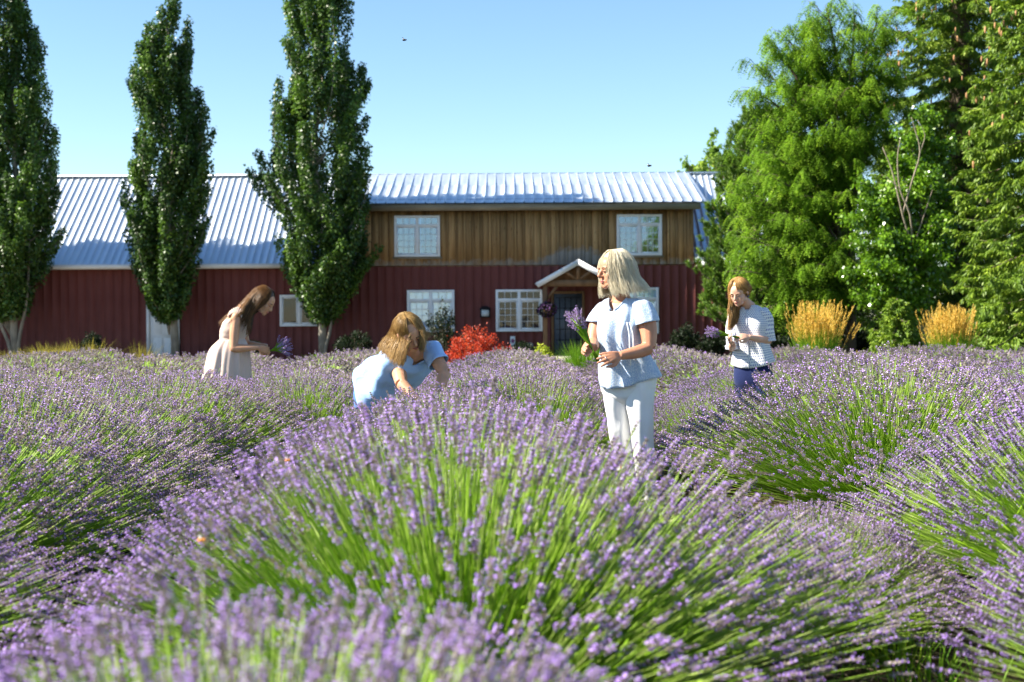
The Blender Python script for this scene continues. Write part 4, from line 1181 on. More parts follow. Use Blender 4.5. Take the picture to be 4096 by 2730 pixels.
# fallen stalks and weeds over the soil between the rows
lt = MB(); rs = np.random.RandomState(78)
for cx in (-1.5, 1.1):
    n = 5200; x = cx + rs.normal(0, .42, n); y = rs.uniform(2.4, 11.5, n); a = rs.uniform(0, 6.283, n)
    P = np.stack([x, y, rs.uniform(.002, .02, n)], 1); D = np.stack([np.cos(a), np.sin(a), rs.uniform(-.02, .35, n)], 1)
    leaf_quads(lt, P, D, np.tile((0, 0, 1.0), (n, 1)) + rs.normal(0, .3, (n, 3)), rs.uniform(.05, .22, n), rs.uniform(.003, .008, n), rs.uniform(0, 1, n), .05)
o = lt.build('stalk_litter', bpy.data.materials['dry_lavender_twigs'])
tag(o, 'dry fallen stalks littering the soil between the lavender rows', None, None, 'stuff')
lt = MB()
for k in range(70):
    c = (rs.choice((-1.5, 1.1)) + rs.normal(0, .35), rs.uniform(3, 11.5), 0.0)
    blade_tuft(lt, rs, c, 26, .09, rs.uniform(.08, .26), .8, .004, .45)
tag(lt.build('weeds', M_grassgreen), 'green weeds growing between the lavender rows', None, None, 'stuff')
# ------------------------------------------------------------------ people
def skin_mat(name, col):
    m, N, L, P = new_mat(name)
    c = coords(N, L, 'Object'); n = noise(N, L, 18, 4, c)
    r = ramp(N, [(0.3, [x * .88 for x in col]), (0.7, [min(1, x * 1.1) for x in col])]); L.new(n.outputs['Fac'], r.inputs[0])
    L.new(r.outputs[0], P.inputs['Base Color']); P.inputs['Roughness'].default_value = .48; P.inputs['Specular IOR Level'].default_value = .35
    P.inputs['Subsurface Weight'].default_value = .12; P.inputs['Subsurface Radius'].default_value = (.02, .008, .004); P.inputs['Subsurface Scale'].default_value = .5
    return m
def hair_mat(name, stops, rough=.38):
    m, N, L, P = new_mat(name)
    a = N.new('ShaderNodeAttribute'); a.attribute_name = 'tint'
    r = ramp(N, stops); L.new(a.outputs['Fac'], r.inputs[0]); L.new(r.outputs[0], P.inputs['Base Color'])
    P.inputs['Roughness'].default_value = rough; P.inputs['Specular IOR Level'].default_value = .45
    t = N.new('ShaderNodeBsdfTranslucent'); L.new(r.outputs[0], t.inputs['Color'])
    mx = N.new('ShaderNodeMixShader'); mx.inputs[0].default_value = .36
    L.new(P.outputs[0], mx.inputs[1]); L.new(t.outputs[0], mx.inputs[2]); L.new(mx.outputs[0], N['Material Output'].inputs['Surface'])
    return m
def cloth_mat(name, col, col2=None, pattern=None, scale=(1, 1), rough=.85, bump=.25, trans=.0, weave=420):
    m, N, L, P = new_mat(name)
    tc = N.new('ShaderNodeTexCoord')
    base = N.new('ShaderNodeRGB'); base.outputs[0].default_value = tuple(col) + (1,)
    out = base.outputs[0]
    if pattern:
        mp = N.new('ShaderNodeMapping'); mp.inputs['Scale'].default_value = (scale[0], scale[1], 1)
        L.new(tc.outputs['UV'], mp.inputs['Vector'])
        if pattern == 'dots':
            sx = N.new('ShaderNodeSeparateXYZ'); L.new(mp.outputs[0], sx.inputs[0])
            row = N.new('ShaderNodeMath'); row.operation = 'FLOOR'; L.new(sx.outputs['Y'], row.inputs[0])
            off = N.new('ShaderNodeMath'); off.operation = 'MULTIPLY_ADD'; L.new(row.outputs[0], off.inputs[0]); off.inputs[1].default_value = .5; L.new(sx.outputs['X'], off.inputs[2])
            fx = N.new('ShaderNodeMath'); fx.operation = 'FRACT'; L.new(off.outputs[0], fx.inputs[0])
            fy = N.new('ShaderNodeMath'); fy.operation = 'FRACT'; L.new(sx.outputs['Y'], fy.inputs[0])
            cb = N.new('ShaderNodeCombineXYZ'); L.new(fx.outputs[0], cb.inputs[0]); L.new(fy.outputs[0], cb.inputs[1])
            ds = N.new('ShaderNodeVectorMath'); ds.operation = 'DISTANCE'; L.new(cb.outputs[0], ds.inputs[0]); ds.inputs[1].default_value = (.5, .5, 0)
            fac = N.new('ShaderNodeMapRange'); fac.inputs[1].default_value = .24; fac.inputs[2].default_value = .34; fac.inputs[3].default_value = 1; fac.inputs[4].default_value = 0
            L.new(ds.outputs['Value'], fac.inputs[0]); f_ = fac.outputs[0]
        else:
            v = N.new('ShaderNodeTexVoronoi'); v.feature = 'F1'; v.inputs['Scale'].default_value = 1; L.new(mp.outputs[0], v.inputs['Vector'])
            fac = N.new('ShaderNodeMapRange'); fac.inputs[1].default_value = .28; fac.inputs[2].default_value = .5; fac.inputs[3].default_value = 0; fac.inputs[4].default_value = 1
            L.new(v.outputs['Distance'], fac.inputs[0]); f_ = fac.outputs[0]
        mx = N.new('ShaderNodeMix'); mx.data_type = 'RGBA'; L.new(f_, mx.inputs[0]); L.new(out, mx.inputs[6]); mx.inputs[7].default_value = tuple(col2) + (1,)
        out = mx.outputs[2]
    L.new(out, P.inputs['Base Color'])
    P.inputs['Roughness'].default_value = rough; P.inputs['Specular IOR Level'].default_value = .15
    P.inputs['Sheen Weight'].default_value = .15
    n = noise(N, L, 11, 6, tc.outputs['Object'], .55); n.inputs['Distortion'].default_value = .6
    b = N.new('ShaderNodeBump'); b.inputs['Strength'].default_value = bump; b.inputs['Distance'].default_value = .016
    L.new(n.outputs['Fac'], b.inputs['Height']); L.new(b.outputs[0], P.inputs['Normal'])
    if trans:
        t = N.new('ShaderNodeBsdfTranslucent'); L.new(out, t.inputs['Color']); ms = N.new('ShaderNodeMixShader'); ms.inputs[0].default_value = trans
        L.new(P.outputs[0], ms.inputs[1]); L.new(t.outputs[0], ms.inputs[2]); L.new(ms.outputs[0], N['Material Output'].inputs['Surface'])
    return m

def fuse(name, mb, material, parent, voxel=.0055, smooth=5, factor=.5):
    """One continuous skin over overlapping volumes."""
    me = mb.mesh(name)
    t = bpy.data.objects.new('tmp', me); COL.objects.link(t)
    r = t.modifiers.new('r', 'REMESH'); r.mode = 'VOXEL'; r.voxel_size = voxel
    s = t.modifiers.new('s', 'SMOOTH'); s.iterations = smooth; s.factor = factor
    dg = bpy.context.evaluated_depsgraph_get()
    m2 = bpy.data.meshes.new_from_object(t.evaluated_get(dg))
    bpy.data.objects.remove(t); bpy.data.meshes.remove(me)
    base = root_loc(parent)
    n = len(m2.vertices); co = np.empty(n * 3, np.float32); m2.vertices.foreach_get('co', co)
    co = co.reshape(-1, 3) - base.astype(np.float32); m2.vertices.foreach_set('co', co.ravel())
    m2.name = name; m2.materials.clear()
    return link_mesh(name, m2, material, parent, True)

class Head:
    """Local frame: x to the head's own left, -y out of the face, z up; origin below the chin at the neck."""
    def __init__(self, O, face, up, s=1.0):
        f = nrm(face); u = np.array(up, float); u = nrm(u - f * u.dot(f)); r = np.cross(u, f)
        self.O, self.M, self.s = np.array(O, float), np.stack([r, -f, u], 1), s
    def __call__(self, *p):
        return self.O + self.M @ (np.array(p, float) * self.s)
    def many(self, P):
        return self.O + (np.asarray(P, float) * self.s) @ self.M.T

def head_prims(mb, H):
    s, M = H.s, H.M
    B = lambda c, r: mb.blob(H(*c), np.array(r) * s, 16, 12, M)
    B((0, .018, .138), (.074, .094, .088)); B((0, -.028, .085), (.060, .062, .080)); B((0, -.04, .135), (.062, .052, .062))
    B((0, -.076, .018), (.021, .018, .017))
    for q in (-1, 1):
        B((q * .043, -.010, .045), (.022, .038, .026)); B((q * .036, -.064, .083), (.026, .022, .024)); B((q * .030, -.070, .060), (.02, .018, .03))
        B((q * .0115, -.094, .079), (.008, .010, .0075)); B((q * .077, .012, .105), (.008, .018, .032))
        B((q * .03, -.085, .127), (.024, .010, .007)); B((q * .025, -.058, .026), (.022, .03, .016))
    mb.tube([H(0, -.082, .124), H(0, -.096, .105), H(0, -.110, .084), H(0, -.098, .074)], np.array([.009, .0095, .0125, .010]) * s, 10, 2)
    B((0, -.088, .051), (.022, .010, .0065)); B((0, -.087, .0405), (.019, .010, .0075)); B((0, -.080, .046), (.03, .014, .02))

def face_parts(H, parent, lipcol, browcol, closed=True):
    s, M = H.s, H.M
    e = MB()
    for q in (-1, 1): e.blob(H(q * .031, -.0805, .111), np.array((.0135, .0105, .0095)) * s, 12, 8, M)
    e.build('eye', MAT_EYE if not closed else MAT_LID, parent, True)
    l = MB()
    for q in (-1, 1): l.tube([H(q * .017, -.089, .1095), H(q * .031, -.0925, .1065), H(q * .045, -.084, .110)], np.array([.0016, .0024, .0016]) * s, 6, 3)
    l.build('eyelash', MAT_LASH, parent, True)
    b = MB()
    for q in (-1, 1): b.tube([H(q * .014, -.0925, .129), H(q * .032, -.0935, .134), H(q * .050, -.077, .129)], np.array([.003, .0035, .0018]) * s, 6, 3)
    b.build('eyebrow', browcol, parent, True)
    m = MB()
    m.tube([H(-.021, -.0875, .0475), H(-.008, -.0985, .0515), H(0, -.0985, .050), H(.008, -.0985, .0515), H(.021, -.0875, .0475)], np.array([.002, .0042, .0040, .0042, .002]) * s, 6, 3)
    m.tube([H(-.018, -.087, .045), H(0, -.0965, .0415), H(.018, -.087, .045)], np.array([.002, .0052, .002]) * s, 6, 3)
    m.build('lips', lipcol, parent, True)

def hand(mb, W, d, n, curls, s=1.0, side=1, thumb=.5, spread=.10):
    """W wrist, d towards the knuckles, n the way the palm faces, curls: bend per finger (radians per joint), side: which way the thumb leaves."""
    d = nrm(d); n = nrm(n - d * np.dot(n, d)); l = np.cross(n, d) * side      # l points to the thumb side
    for i in range(4):
        k = W + d * .088 * s + l * (.030 - .0195 * i) * s - d * (.004, .0, .004, .012)[i] * s
        mb.tube([W + l * (.014 - .009 * i) * s + d * .004, (W + k) / 2 + l * (.004 - .003 * i) - n * .004 * s, k], np.array([.016, .0155, .0105]) * s, 8, 2)
        L = (.070, .079, .074, .057)[i] * s
        c = curls[i] if not np.isscalar(curls) else curls
        dir_ = nrm(d + l * spread * (1.2 - .8 * i)); p = k; pts = [p]; rad = [.0098 * s]
        for j, fr in enumerate((.45, .31, .24)):
            a = c * (1.0, 1.15, .8)[j]
            dir_ = dir_ * math.cos(a) + n * math.sin(a); 
            nn = nrm(n * math.cos(a) - dir_ * 0); n_loc = nrm(np.cross(np.cross(dir_, n), dir_)) if abs(np.dot(dir_, n)) < .99 else n
            p = p + nrm(dir_) * L * fr; pts.append(p); rad.append((.0090, .0082, .0068)[j] * s)
            dir_ = nrm(dir_)
        mb.tube(pts, rad, 8, 2)
    t0 = W + l * .018 * s + d * .018 * s
    td = nrm(d * .75 + l * .75 + n * .45 * thumb)
    t1 = t0 + td * .045 * s
    td2 = nrm(d * .95 + l * (.35 - .5 * thumb) + n * .55 * thumb); t2 = t1 + td2 * .034 * s
    td3 = nrm(d * .9 + l * (.1 - .6 * thumb) + n * .75 * thumb); t3 = t2 + td3 * .028 * s
    mb.tube([t0, t1, t2, t3], np.array([.017, .0135, .0105, .0078]) * s, 8, 2)

def rings_loft(rows, ns=48, sub=6, fn=None):
    """rows: (centre, right axis half vector, forward axis half vector, exponent). Returns P[rows, ns, 3] with outward folds from fn(angle, t)."""
    C = crom(np.array([r[0] for r in rows]), sub); A = crom(np.array([r[1] for r in rows]), sub); Bv = crom(np.array([r[2] for r in rows]), sub)
    E = crom(np.array([[r[3] if len(r) > 3 else 2.2] for r in rows]), sub)[:, 0]
    an = np.linspace(0, 2 * math.pi, ns, endpoint=False)
    P = np.zeros((len(C), ns, 3))
    for i in range(len(C)):
        c, s = np.cos(an), np.sin(an); e = 2.0 / E[i]
        x = np.sign(c) * np.abs(c) ** e; y = np.sign(s) * np.abs(s) ** e
        k = np.ones(ns)
        if fn is not None:
            k = 1 + fn(an, i / (len(C) - 1)) / max((np.linalg.norm(A[i]) + np.linalg.norm(Bv[i])) / 2, .02)
        P[i] = C[i] + (x * k)[:, None] * A[i] + (y * k)[:, None] * Bv[i]
    return P

def hair_locks(name, guides, centre, n, material, parent, seed, r0=.006, depth=.25, wob=.01, tone=.5, cap=None, K=14, ends=.12, vtone=.16, gtone=None):
    n, r0, K = int(n * 1.55), r0 * .74, 11
    """guides: [G, k, 3] lock paths side by side; strands run between neighbouring guides in several layers."""
    rs = np.random.RandomState(seed)
    G = np.array([crom(np.array(g), 6) for g in guides])            # G, m, 3
    m = G.shape[1]
    mb = MB()
    for i in range(n):
        g = rs.uniform(0, len(G) - 1); j = min(int(g), len(G) - 2); u = g - j
        path = G[j] * (1 - u) + G[j + 1] * u
        lay = depth * rs.uniform(0, 1) ** 1.4
        endk = 1 - rs.uniform(0, ends)
        t = np.linspace(0, endk, K) * (m - 1); q = np.minimum(t.astype(int), m - 2); v = (t - q)[:, None]
        p = path[q] * (1 - v) + path[q + 1] * v
        tt = np.linspace(0, 1, K)[:, None]
        inward = (centre - p); inward[:, 2] *= .3
        p = p + inward * lay * np.minimum(1, tt * 3 + .1)
        ph = rs.uniform(0, 6.28, 3); fr = rs.uniform(1, 2.6)
        p = p + wob * np.sin(tt * 6.28 * fr * .7 + ph) * tt * rs.uniform(.4, 1.4) + rs.normal(0, wob * .25, 3) * tt
        rad = r0 * rs.uniform(.6, 1.2) * np.concatenate([np.linspace(.7, 1, 3), np.ones(K - 7), np.linspace(1, .25, 4)])
        gt = 0 if gtone is None else np.interp(g, np.arange(len(gtone)), gtone)
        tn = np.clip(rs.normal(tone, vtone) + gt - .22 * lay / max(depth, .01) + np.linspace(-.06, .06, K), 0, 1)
        R = tube_rings(p, rad, 3, 1.5, rs.normal(0, 1, 3))
        mb.grid(R, np.repeat(tn[:, None], 3, 1), closed=True)
    for i in range(n // 9):
        g = rs.uniform(0, len(G) - 1); j = min(int(g), len(G) - 2); u = g - j
        path = (G[j] * (1 - u) + G[j + 1] * u)[::4]
        out = path - centre; out[:, 2] *= .2
        tt = np.linspace(0, 1, len(path))[:, None]
        p = path + unit_rows(out) * rs.uniform(.002, .02) * tt ** .5 + .012 * np.sin(tt * rs.uniform(3, 9) + rs.uniform(0, 6, 3)) * tt
        mb.grid(tube_rings(p, np.linspace(.0011, .0005, len(p)), 3), tone + .1, closed=True)
    if cap is not None:
        for (c, r, M) in cap: mb.blob(c, r, 20, 14, M, tint=max(tone - .18, 0))
    return mb.build(name, material, parent, True)

def bouquet(name, label, base, tip, n, seed, spread=.06, L=None, spike=.05, fan=.5):
    """A held bunch: stalks through the hand at base, flower heads at the tip end."""
    rs = np.random.RandomState(seed)
    base, tip = np.array(base, float), np.array(tip, float)
    o = thing(name, base, label, 'bouquet')
    d = tip - base; Lt = np.linalg.norm(d); d /= Lt
    a = nrm(np.cross(d, (0, 0, 1.0) if abs(d[2]) < .9 else (1.0, 0, 0))); b_ = np.cross(d, a)
    st, bl = MB(), MB()
    pr = [spike_proto(rs, 2) for _ in range(6)]
    for i in range(n):
        r = math.sqrt(rs.uniform(0, 1)); ph = rs.uniform(0, 6.28)
        o1 = (a * math.cos(ph) + b_ * math.sin(ph)) * r
        p0 = base - d * rs.uniform(.02, .07) + o1 * .012 * -1
        p1 = base + d * Lt * .35 + o1 * .016
        f2 = rs.uniform(.55, 1.0); p2 = base + d * Lt * f2 + o1 * spread * (.55 + .45 * f2)
        st.tube(np.array([p0, p1, p2]), .0019, 4, 3, tint=rs.uniform(.1, .5))
        dd = nrm(nrm(p2 - p1) + o1 * fan * .5 + rs.normal(0, .12, 3)); A_ = nrm(np.cross(dd, rs.normal(0, 1, 3))); B_ = np.cross(dd, A_)
        v, f, t = pr[rs.randint(6)]; Ls = spike * rs.uniform(.8, 1.3)
        bl.add(p2 + Ls * (v[:, :1] * A_ + v[:, 1:2] * B_ + v[:, 2:] * dd), f, t)
    st.build('stalks', M_lavstem, o)['kind'] = 'stuff'; bl.build('blossom', M_lavbloom, o)['kind'] = 'stuff'
    return o

MAT_EYE = plain('eye', (.25, .2, .17), .2, vary=.3)
MAT_LASH = plain('dark_lash', (.03, .018, .012), .6)
SK1, SK2, SK3, SK4 = skin_mat('tanned_skin', (.46, .215, .125)), skin_mat('fair_skin', (.60, .34, .235)), skin_mat('olive_skin', (.50, .265, .155)), skin_mat('light_tan_skin', (.52, .28, .17))  # one even skin tone for each woman
MAT_LID = SK2
LIP = plain('lips', (.42, .13, .11), .4)
BROW1, BROW2 = plain('ash_brow', (.25, .17, .10), .7), plain('brown_brow', (.12, .07, .035), .7)
HB1 = hair_mat('white_blond_hair', [(0, (.40, .29, .15)), (.4, (.70, .59, .39)), (.7, (.87, .79, .60)), (1, (.93, .89, .78))])
HB2 = hair_mat('golden_hair', [(0, (.17, .08, .024)), (.5, (.48, .26, .08)), (1, (.74, .48, .19))])
HB3 = hair_mat('brown_hair', [(0, (.020, .012, .008)), (.4, (.075, .038, .017)), (.75, (.24, .115, .035)), (1, (.42, .22, .07))])
HB4 = hair_mat('dark_blond_hair', [(0, (.11, .06, .022)), (.5, (.34, .20, .07)), (1, (.64, .43, .17))])

# ======== older woman with white blond bob ========
def W1():
    D = 8.95
    p = lambda x, y, dy=0.0: at(x, y, D + dy)
    base = p(2560, 2050, .05); base[2] = 0
    o = thing('person', base, 'older woman with white blond bob, patterned blue blouse and white trousers holding a lavender bunch', 'person')
    nt_ = nrm((-.45, -.89, 0)); rt = nrm((.89, -.45, 0))      # where the chest faces; towards her left
    bd = MB()
    H = Head(p(2466, 1152, .0), (-.90, -.42, -.12), (-.06, -.02, 1), 1.04)
    head_prims(bd, H)
    bd.tube([p(2486, 1215, .04), p(2484, 1180, .03), H(0, .03, .03), H(0, .03, .09)], [.075, .055, .050, .05], 14, 3)
    Sl, Sr = p(2574, 1240, -.10), p(2414, 1240, .09)
    El, Wl = p(2596, 1393, -.17), p(2478, 1424, -.27)
    Er, Wr = p(2372, 1376, -.02), p(2374, 1392, -.15)
    bd.tube([p(2490, 1226, .03), (Sl + p(2500, 1230, .02)) / 2 + (0, 0, .0), Sl], [.055, .046, .046], 12, 2); bd.blob(Sl, .048); bd.blob(Sr, .046)
    bd.tube([p(2490, 1226, .03), (Sr + p(2486, 1230, .03)) / 2, Sr], [.055, .046, .046], 12, 2)
    # trunk
    T = MB()
    P = rings_loft([(p(2490, 1210, .03), rt * .11, nt_ * .07, 2.2), (p(2490, 1260, .02), rt * .130, nt_ * .095, 2.3), (p(2482, 1330, .01), rt * .118, nt_ * .112, 2.3), (p(2490, 1400, .01), rt * .128, nt_ * .11, 2.2), (p(2512, 1480, .02), rt * .17, nt_ * .12, 2.2), (p(2514, 1560, .03), rt * .165, nt_ * .12, 2.3)], 28, 4)
    bd.grid(P, closed=True, cap0=True, cap1=True)
    # arms
    bd.tube([Sl, Sl * .5 + El * .5 + (.012, 0, 0), El], [.058, .056, .043], 12, 4)
    bd.tube([El, El * .62 + Wl * .38 + (0, 0, -.006), Wl], [.043, .041, .027], 12, 4)
    bd.tube([Sr, Sr * .5 + Er * .5 - (.012, 0, 0), Er], [.052, .050, .042], 12, 4)
    bd.tube([Er, Er * .6 + Wr * .4, Wr], [.042, .039, .028], 12, 4)
    hand(bd, Wl, p(2396, 1436, -.35) - Wl, (-.15, .75, -.35), (.22, .22, .28, .34), 1.0, -1, .45, .16)
    hand(bd, Wr, p(2332, 1388, -.20) - Wr, (.55, -.75, -.35), (.95, 1.0, 1.05, 1.1), .95, 1, .9)
    # legs inside the trousers, feet
    hips = [(p(2470, 1540, .07), p(2480, 1740, .10), p(2525, 1975, .25)), (p(2556, 1540, -.01), p(2568, 1740, -.02), p(2592, 1985, .02))]
    for a, k, f in hips:
        f = f.copy(); f[2] = .085
        bd.tube([a, k, f], [.085, .055, .038], 12, 4)
        toe = f + nt_ * .15; toe[2] = .03
        bd.tube([f + (0, 0, -.03) - nt_ * .03, f + nt_ * .06 + (0, 0, -.045), toe], [.036, .036, .026], 10, 3)
    fuse('body', bd, SK1, o, .0050, 4)
    global MAT_LID
    MAT_LID = SK1
    face_parts(H, o, LIP, BROW1)
    # trousers
    tr = MB()
    def fold(seed, amp, f1=3, f2=7):
        rs = np.random.RandomState(seed); q = rs.uniform(0, 6.28, 6)
        return lambda a, t: amp * (np.sin(f1 * a + q[0] + 5 * t) * .5 + .5 * np.sin(f2 * a + q[1] - 9 * t) + .6 * np.sin(22 * t + 2 * np.sin(a + q[2]) + q[3]) * (.4 + .6 * np.sin(a + q[4])))
    P = rings_loft([(p(2515, 1440, .02), rt * .170, nt_ * .118, 2.3), (p(2514, 1500, .025), rt * .180, nt_ * .128, 2.4), (p(2514, 1545, .03), rt * .178, nt_ * .128, 2.4), (p(2513, 1590, .035), rt * .150, nt_ * .110, 2.3), (p(2513, 1622, .035), rt * .07, nt_ * .05, 2.1)], 48, 6, fold(1, .003))
    tr.grid(P, closed=True, cap1=True)
    for i, (a, k, f) in enumerate(hips):
        rows = [(a + (0, 0, .07), rt * .100, nt_ * .120, 2.1), (a * .75 + k * .25, rt * .090, nt_ * .108, 2.1), (a * .35 + k * .65, rt * .076, nt_ * .088, 2.1), (k, rt * .066, nt_ * .074), (k * .6 + f * .4, rt * .064, nt_ * .070), (k * .25 + f * .75, rt * .060, nt_ * .066), (np.array((f[0], f[1], .10)), rt * .062, nt_ * .066)]
        tr.grid(rings_loft(rows, 40, 9, fold(5 + i, .0048)), closed=True)
    tr.build('trousers', cloth_mat('white_denim', (.80, .80, .80), rough=.8, bump=.2), o, True)
    # blouse
    sh = MB()
    rsq = np.random.RandomState(4); qq = rsq.uniform(0, 6.28, 8)
    def bl(a, t):
        pleat = np.exp(-((np.mod(a - math.pi / 2 + math.pi, 2 * math.pi) - math.pi) / .9) ** 2)
        return (.008 + .014 * t) * (.8 * np.sin(11 * a + qq[0] + 1.5 * np.sin(3 * t)) * pleat + .45 * np.sin(4 * a + qq[1] + 4 * t) * t + .3 * np.sin(14 * t + 3 * a + qq[2]))
    rows = [(p(2490, 1196, .03), rt * .105, nt_ * .070, 2.1), (p(2491, 1208, .025), rt * .135, nt_ * .085, 2.3), (p(2490, 1240, .02), rt * .152, nt_ * .106, 2.4), (p(2485, 1290, .005), rt * .146, nt_ * .128, 2.4), (p(2482, 1340, .0), rt * .138, nt_ * .140, 2.3), (p(2492, 1400, .0), rt * .152, nt_ * .138, 2.2), (p(2510, 1455, .015), rt * .182, nt_ * .150, 2.2), (p(2519, 1512, .02), rt * .198, nt_ * .160, 2.2)]
    P = rings_loft(rows, 96, 7, bl)
    # hem: long in front, rising at the sides; open V neck
    an = np.linspace(0, 2 * math.pi, 96, endpoint=False)
    tt = np.linspace(0, 1, P.shape[0])
    front = np.cos(an - math.pi / 2)
    P[:, :, 2] += (np.clip((tt - .55) / .45, 0, 1) ** 2)[:, None] * (-.065 * np.clip(np.cos(an - 1.95), 0, 1) ** 1.5 + .035 * np.clip(-np.cos(an - 1.9), 0, 1))[None]
    hole = np.abs(an[None] - math.pi / 2 - .10) < .62 * np.clip(1 - tt / .30, 0, 1)[:, None] ** .8
    uv = np.stack(np.meshgrid(an / (2 * math.pi) * 1.15, tt * .62), -1)
    sh.grid(P, closed=True, uv=uv, hole=hole)
    for S, E, w, sg in ((Sl, El, 1, 1), (Sr, Er, 1, -1)):     # cap sleeves
        dirn = nrm(E - S)
        r2 = nrm(np.cross(dirn, nt_))
        c0 = S - rt * sg * .050 + (0, 0, .016)
        rows = [(S - dirn * .062 - rt * sg * .022, r2 * .004, nt_ * .004, 2), (S - dirn * .057 - rt * sg * .018, r2 * .036, nt_ * .040, 2), (S - dirn * .036 - rt * sg * .010, r2 * .056, nt_ * .066, 2), (S + rt * sg * .004 + dirn * .012, r2 * .064, nt_ * .078, 2), (S + dirn * .055 + rt * sg * .012, r2 * .070, nt_ * .080, 2), (S + dirn * .088 + rt * sg * .014, r2 * .072, nt_ * .082, 2)]
        Q = rings_loft(rows, 36, 4, lambda a, t: .003 * np.sin(7 * a + 3 * t))
        uv = np.stack(np.meshgrid(np.linspace(0, .5, 36), np.linspace(0, .14, Q.shape[0])), -1)
        sh.grid(Q, closed=True, uv=uv)
    def vtrim(sign):
        pts = []
        for r_ in range(0, int(.30 * P.shape[0])):
            a_ = math.pi / 2 + .10 + sign * .62 * max(1 - tt[r_] / .30, 0) ** .8
            q_ = a_ / (2 * math.pi) * 96; k_ = int(q_); pts.append(P[r_, k_] * (1 - q_ + k_) + P[r_, (k_ + 1) % 96] * (q_ - k_))
        sh.tube(np.array(pts), .0062, 8)
    vtrim(1); vtrim(-1)
    sh.build('blouse', cloth_mat('blue_print_cloth', (.80, .82, .84), (.36, .48, .66), 'print', (230, 230), .8, .3, .12), o, True, solid=.003)
    tie = MB()
    for q, x0 in ((0, 2517), (1, 2528)):
        pts = [p(x0 - 10, 1290, -.15), p(x0 + q * 4, 1340, -.175), p(x0 + 2 + q * 3, 1400, -.175), p(x0 + 6 + q * 4, 1462 - q * 20, -.178)]
        tie.tube(pts, [.0035, .004, .004, .005], 6, 4)
    tie.build('tie', cloth_mat('pale_tie', (.75, .78, .80)), o, True)
    ring = MB(); hd = nrm(p(2396, 1436, -.35) - Wl)
    an_ = np.linspace(0, 6.283, 14, endpoint=False)
    c = Wl + hd * .108 + (0, 0, -.004); a1 = nrm(np.cross(hd, (0, 1, 0))); b1 = np.cross(hd, a1)
    ring.grid(np.array([[c + hd * k + (math.cos(a) * a1 + math.sin(a) * b1) * .0108 for a in an_] for k in (-.0022, .0022)]), closed=True)
    ring.build('ring', plain('silver_ring', (.8, .8, .8), .2, 1.0), o, True, solid=.0015)
    # bob
    gs, gt = [], []
    for th in np.radians(np.concatenate([[29, 40, 56], np.arange(70, 300, 18), [305, 318, 330]])):
        s, c = math.sin(th), math.cos(th)
        near = s > 0
        fl = .012 if abs(th - math.pi) > 1 else .03
        k = 1.0 if c < .5 else .96
        pts = [H(.006 * s, .012 - .025 * c, .232), H(.045 * s, .02 - .055 * c, .222), H(.082 * s, .02 - .098 * c, .172), H(.094 * s, .022 - .112 * c, .115), H(.100 * s * k, .028 - .112 * c, .055), H((.112 + fl) * s * k, .035 - (.112 + fl) * c, -.002), H((.118 + fl) * s * k, .045 - (.116 + fl) * c, -.042)]
        gs.append(pts); gt.append(.08 * math.sin(th * 3))
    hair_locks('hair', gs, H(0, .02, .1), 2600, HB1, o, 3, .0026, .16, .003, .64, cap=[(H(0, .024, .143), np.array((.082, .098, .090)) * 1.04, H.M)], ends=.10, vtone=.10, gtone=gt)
    bouquet('lavender_bouquet', 'upright bunch of lavender held by the woman with the white blond bob', p(2374, 1408, -.235), p(2298, 1262, -.22), 76, 21, .040, spike=.045)
    return o

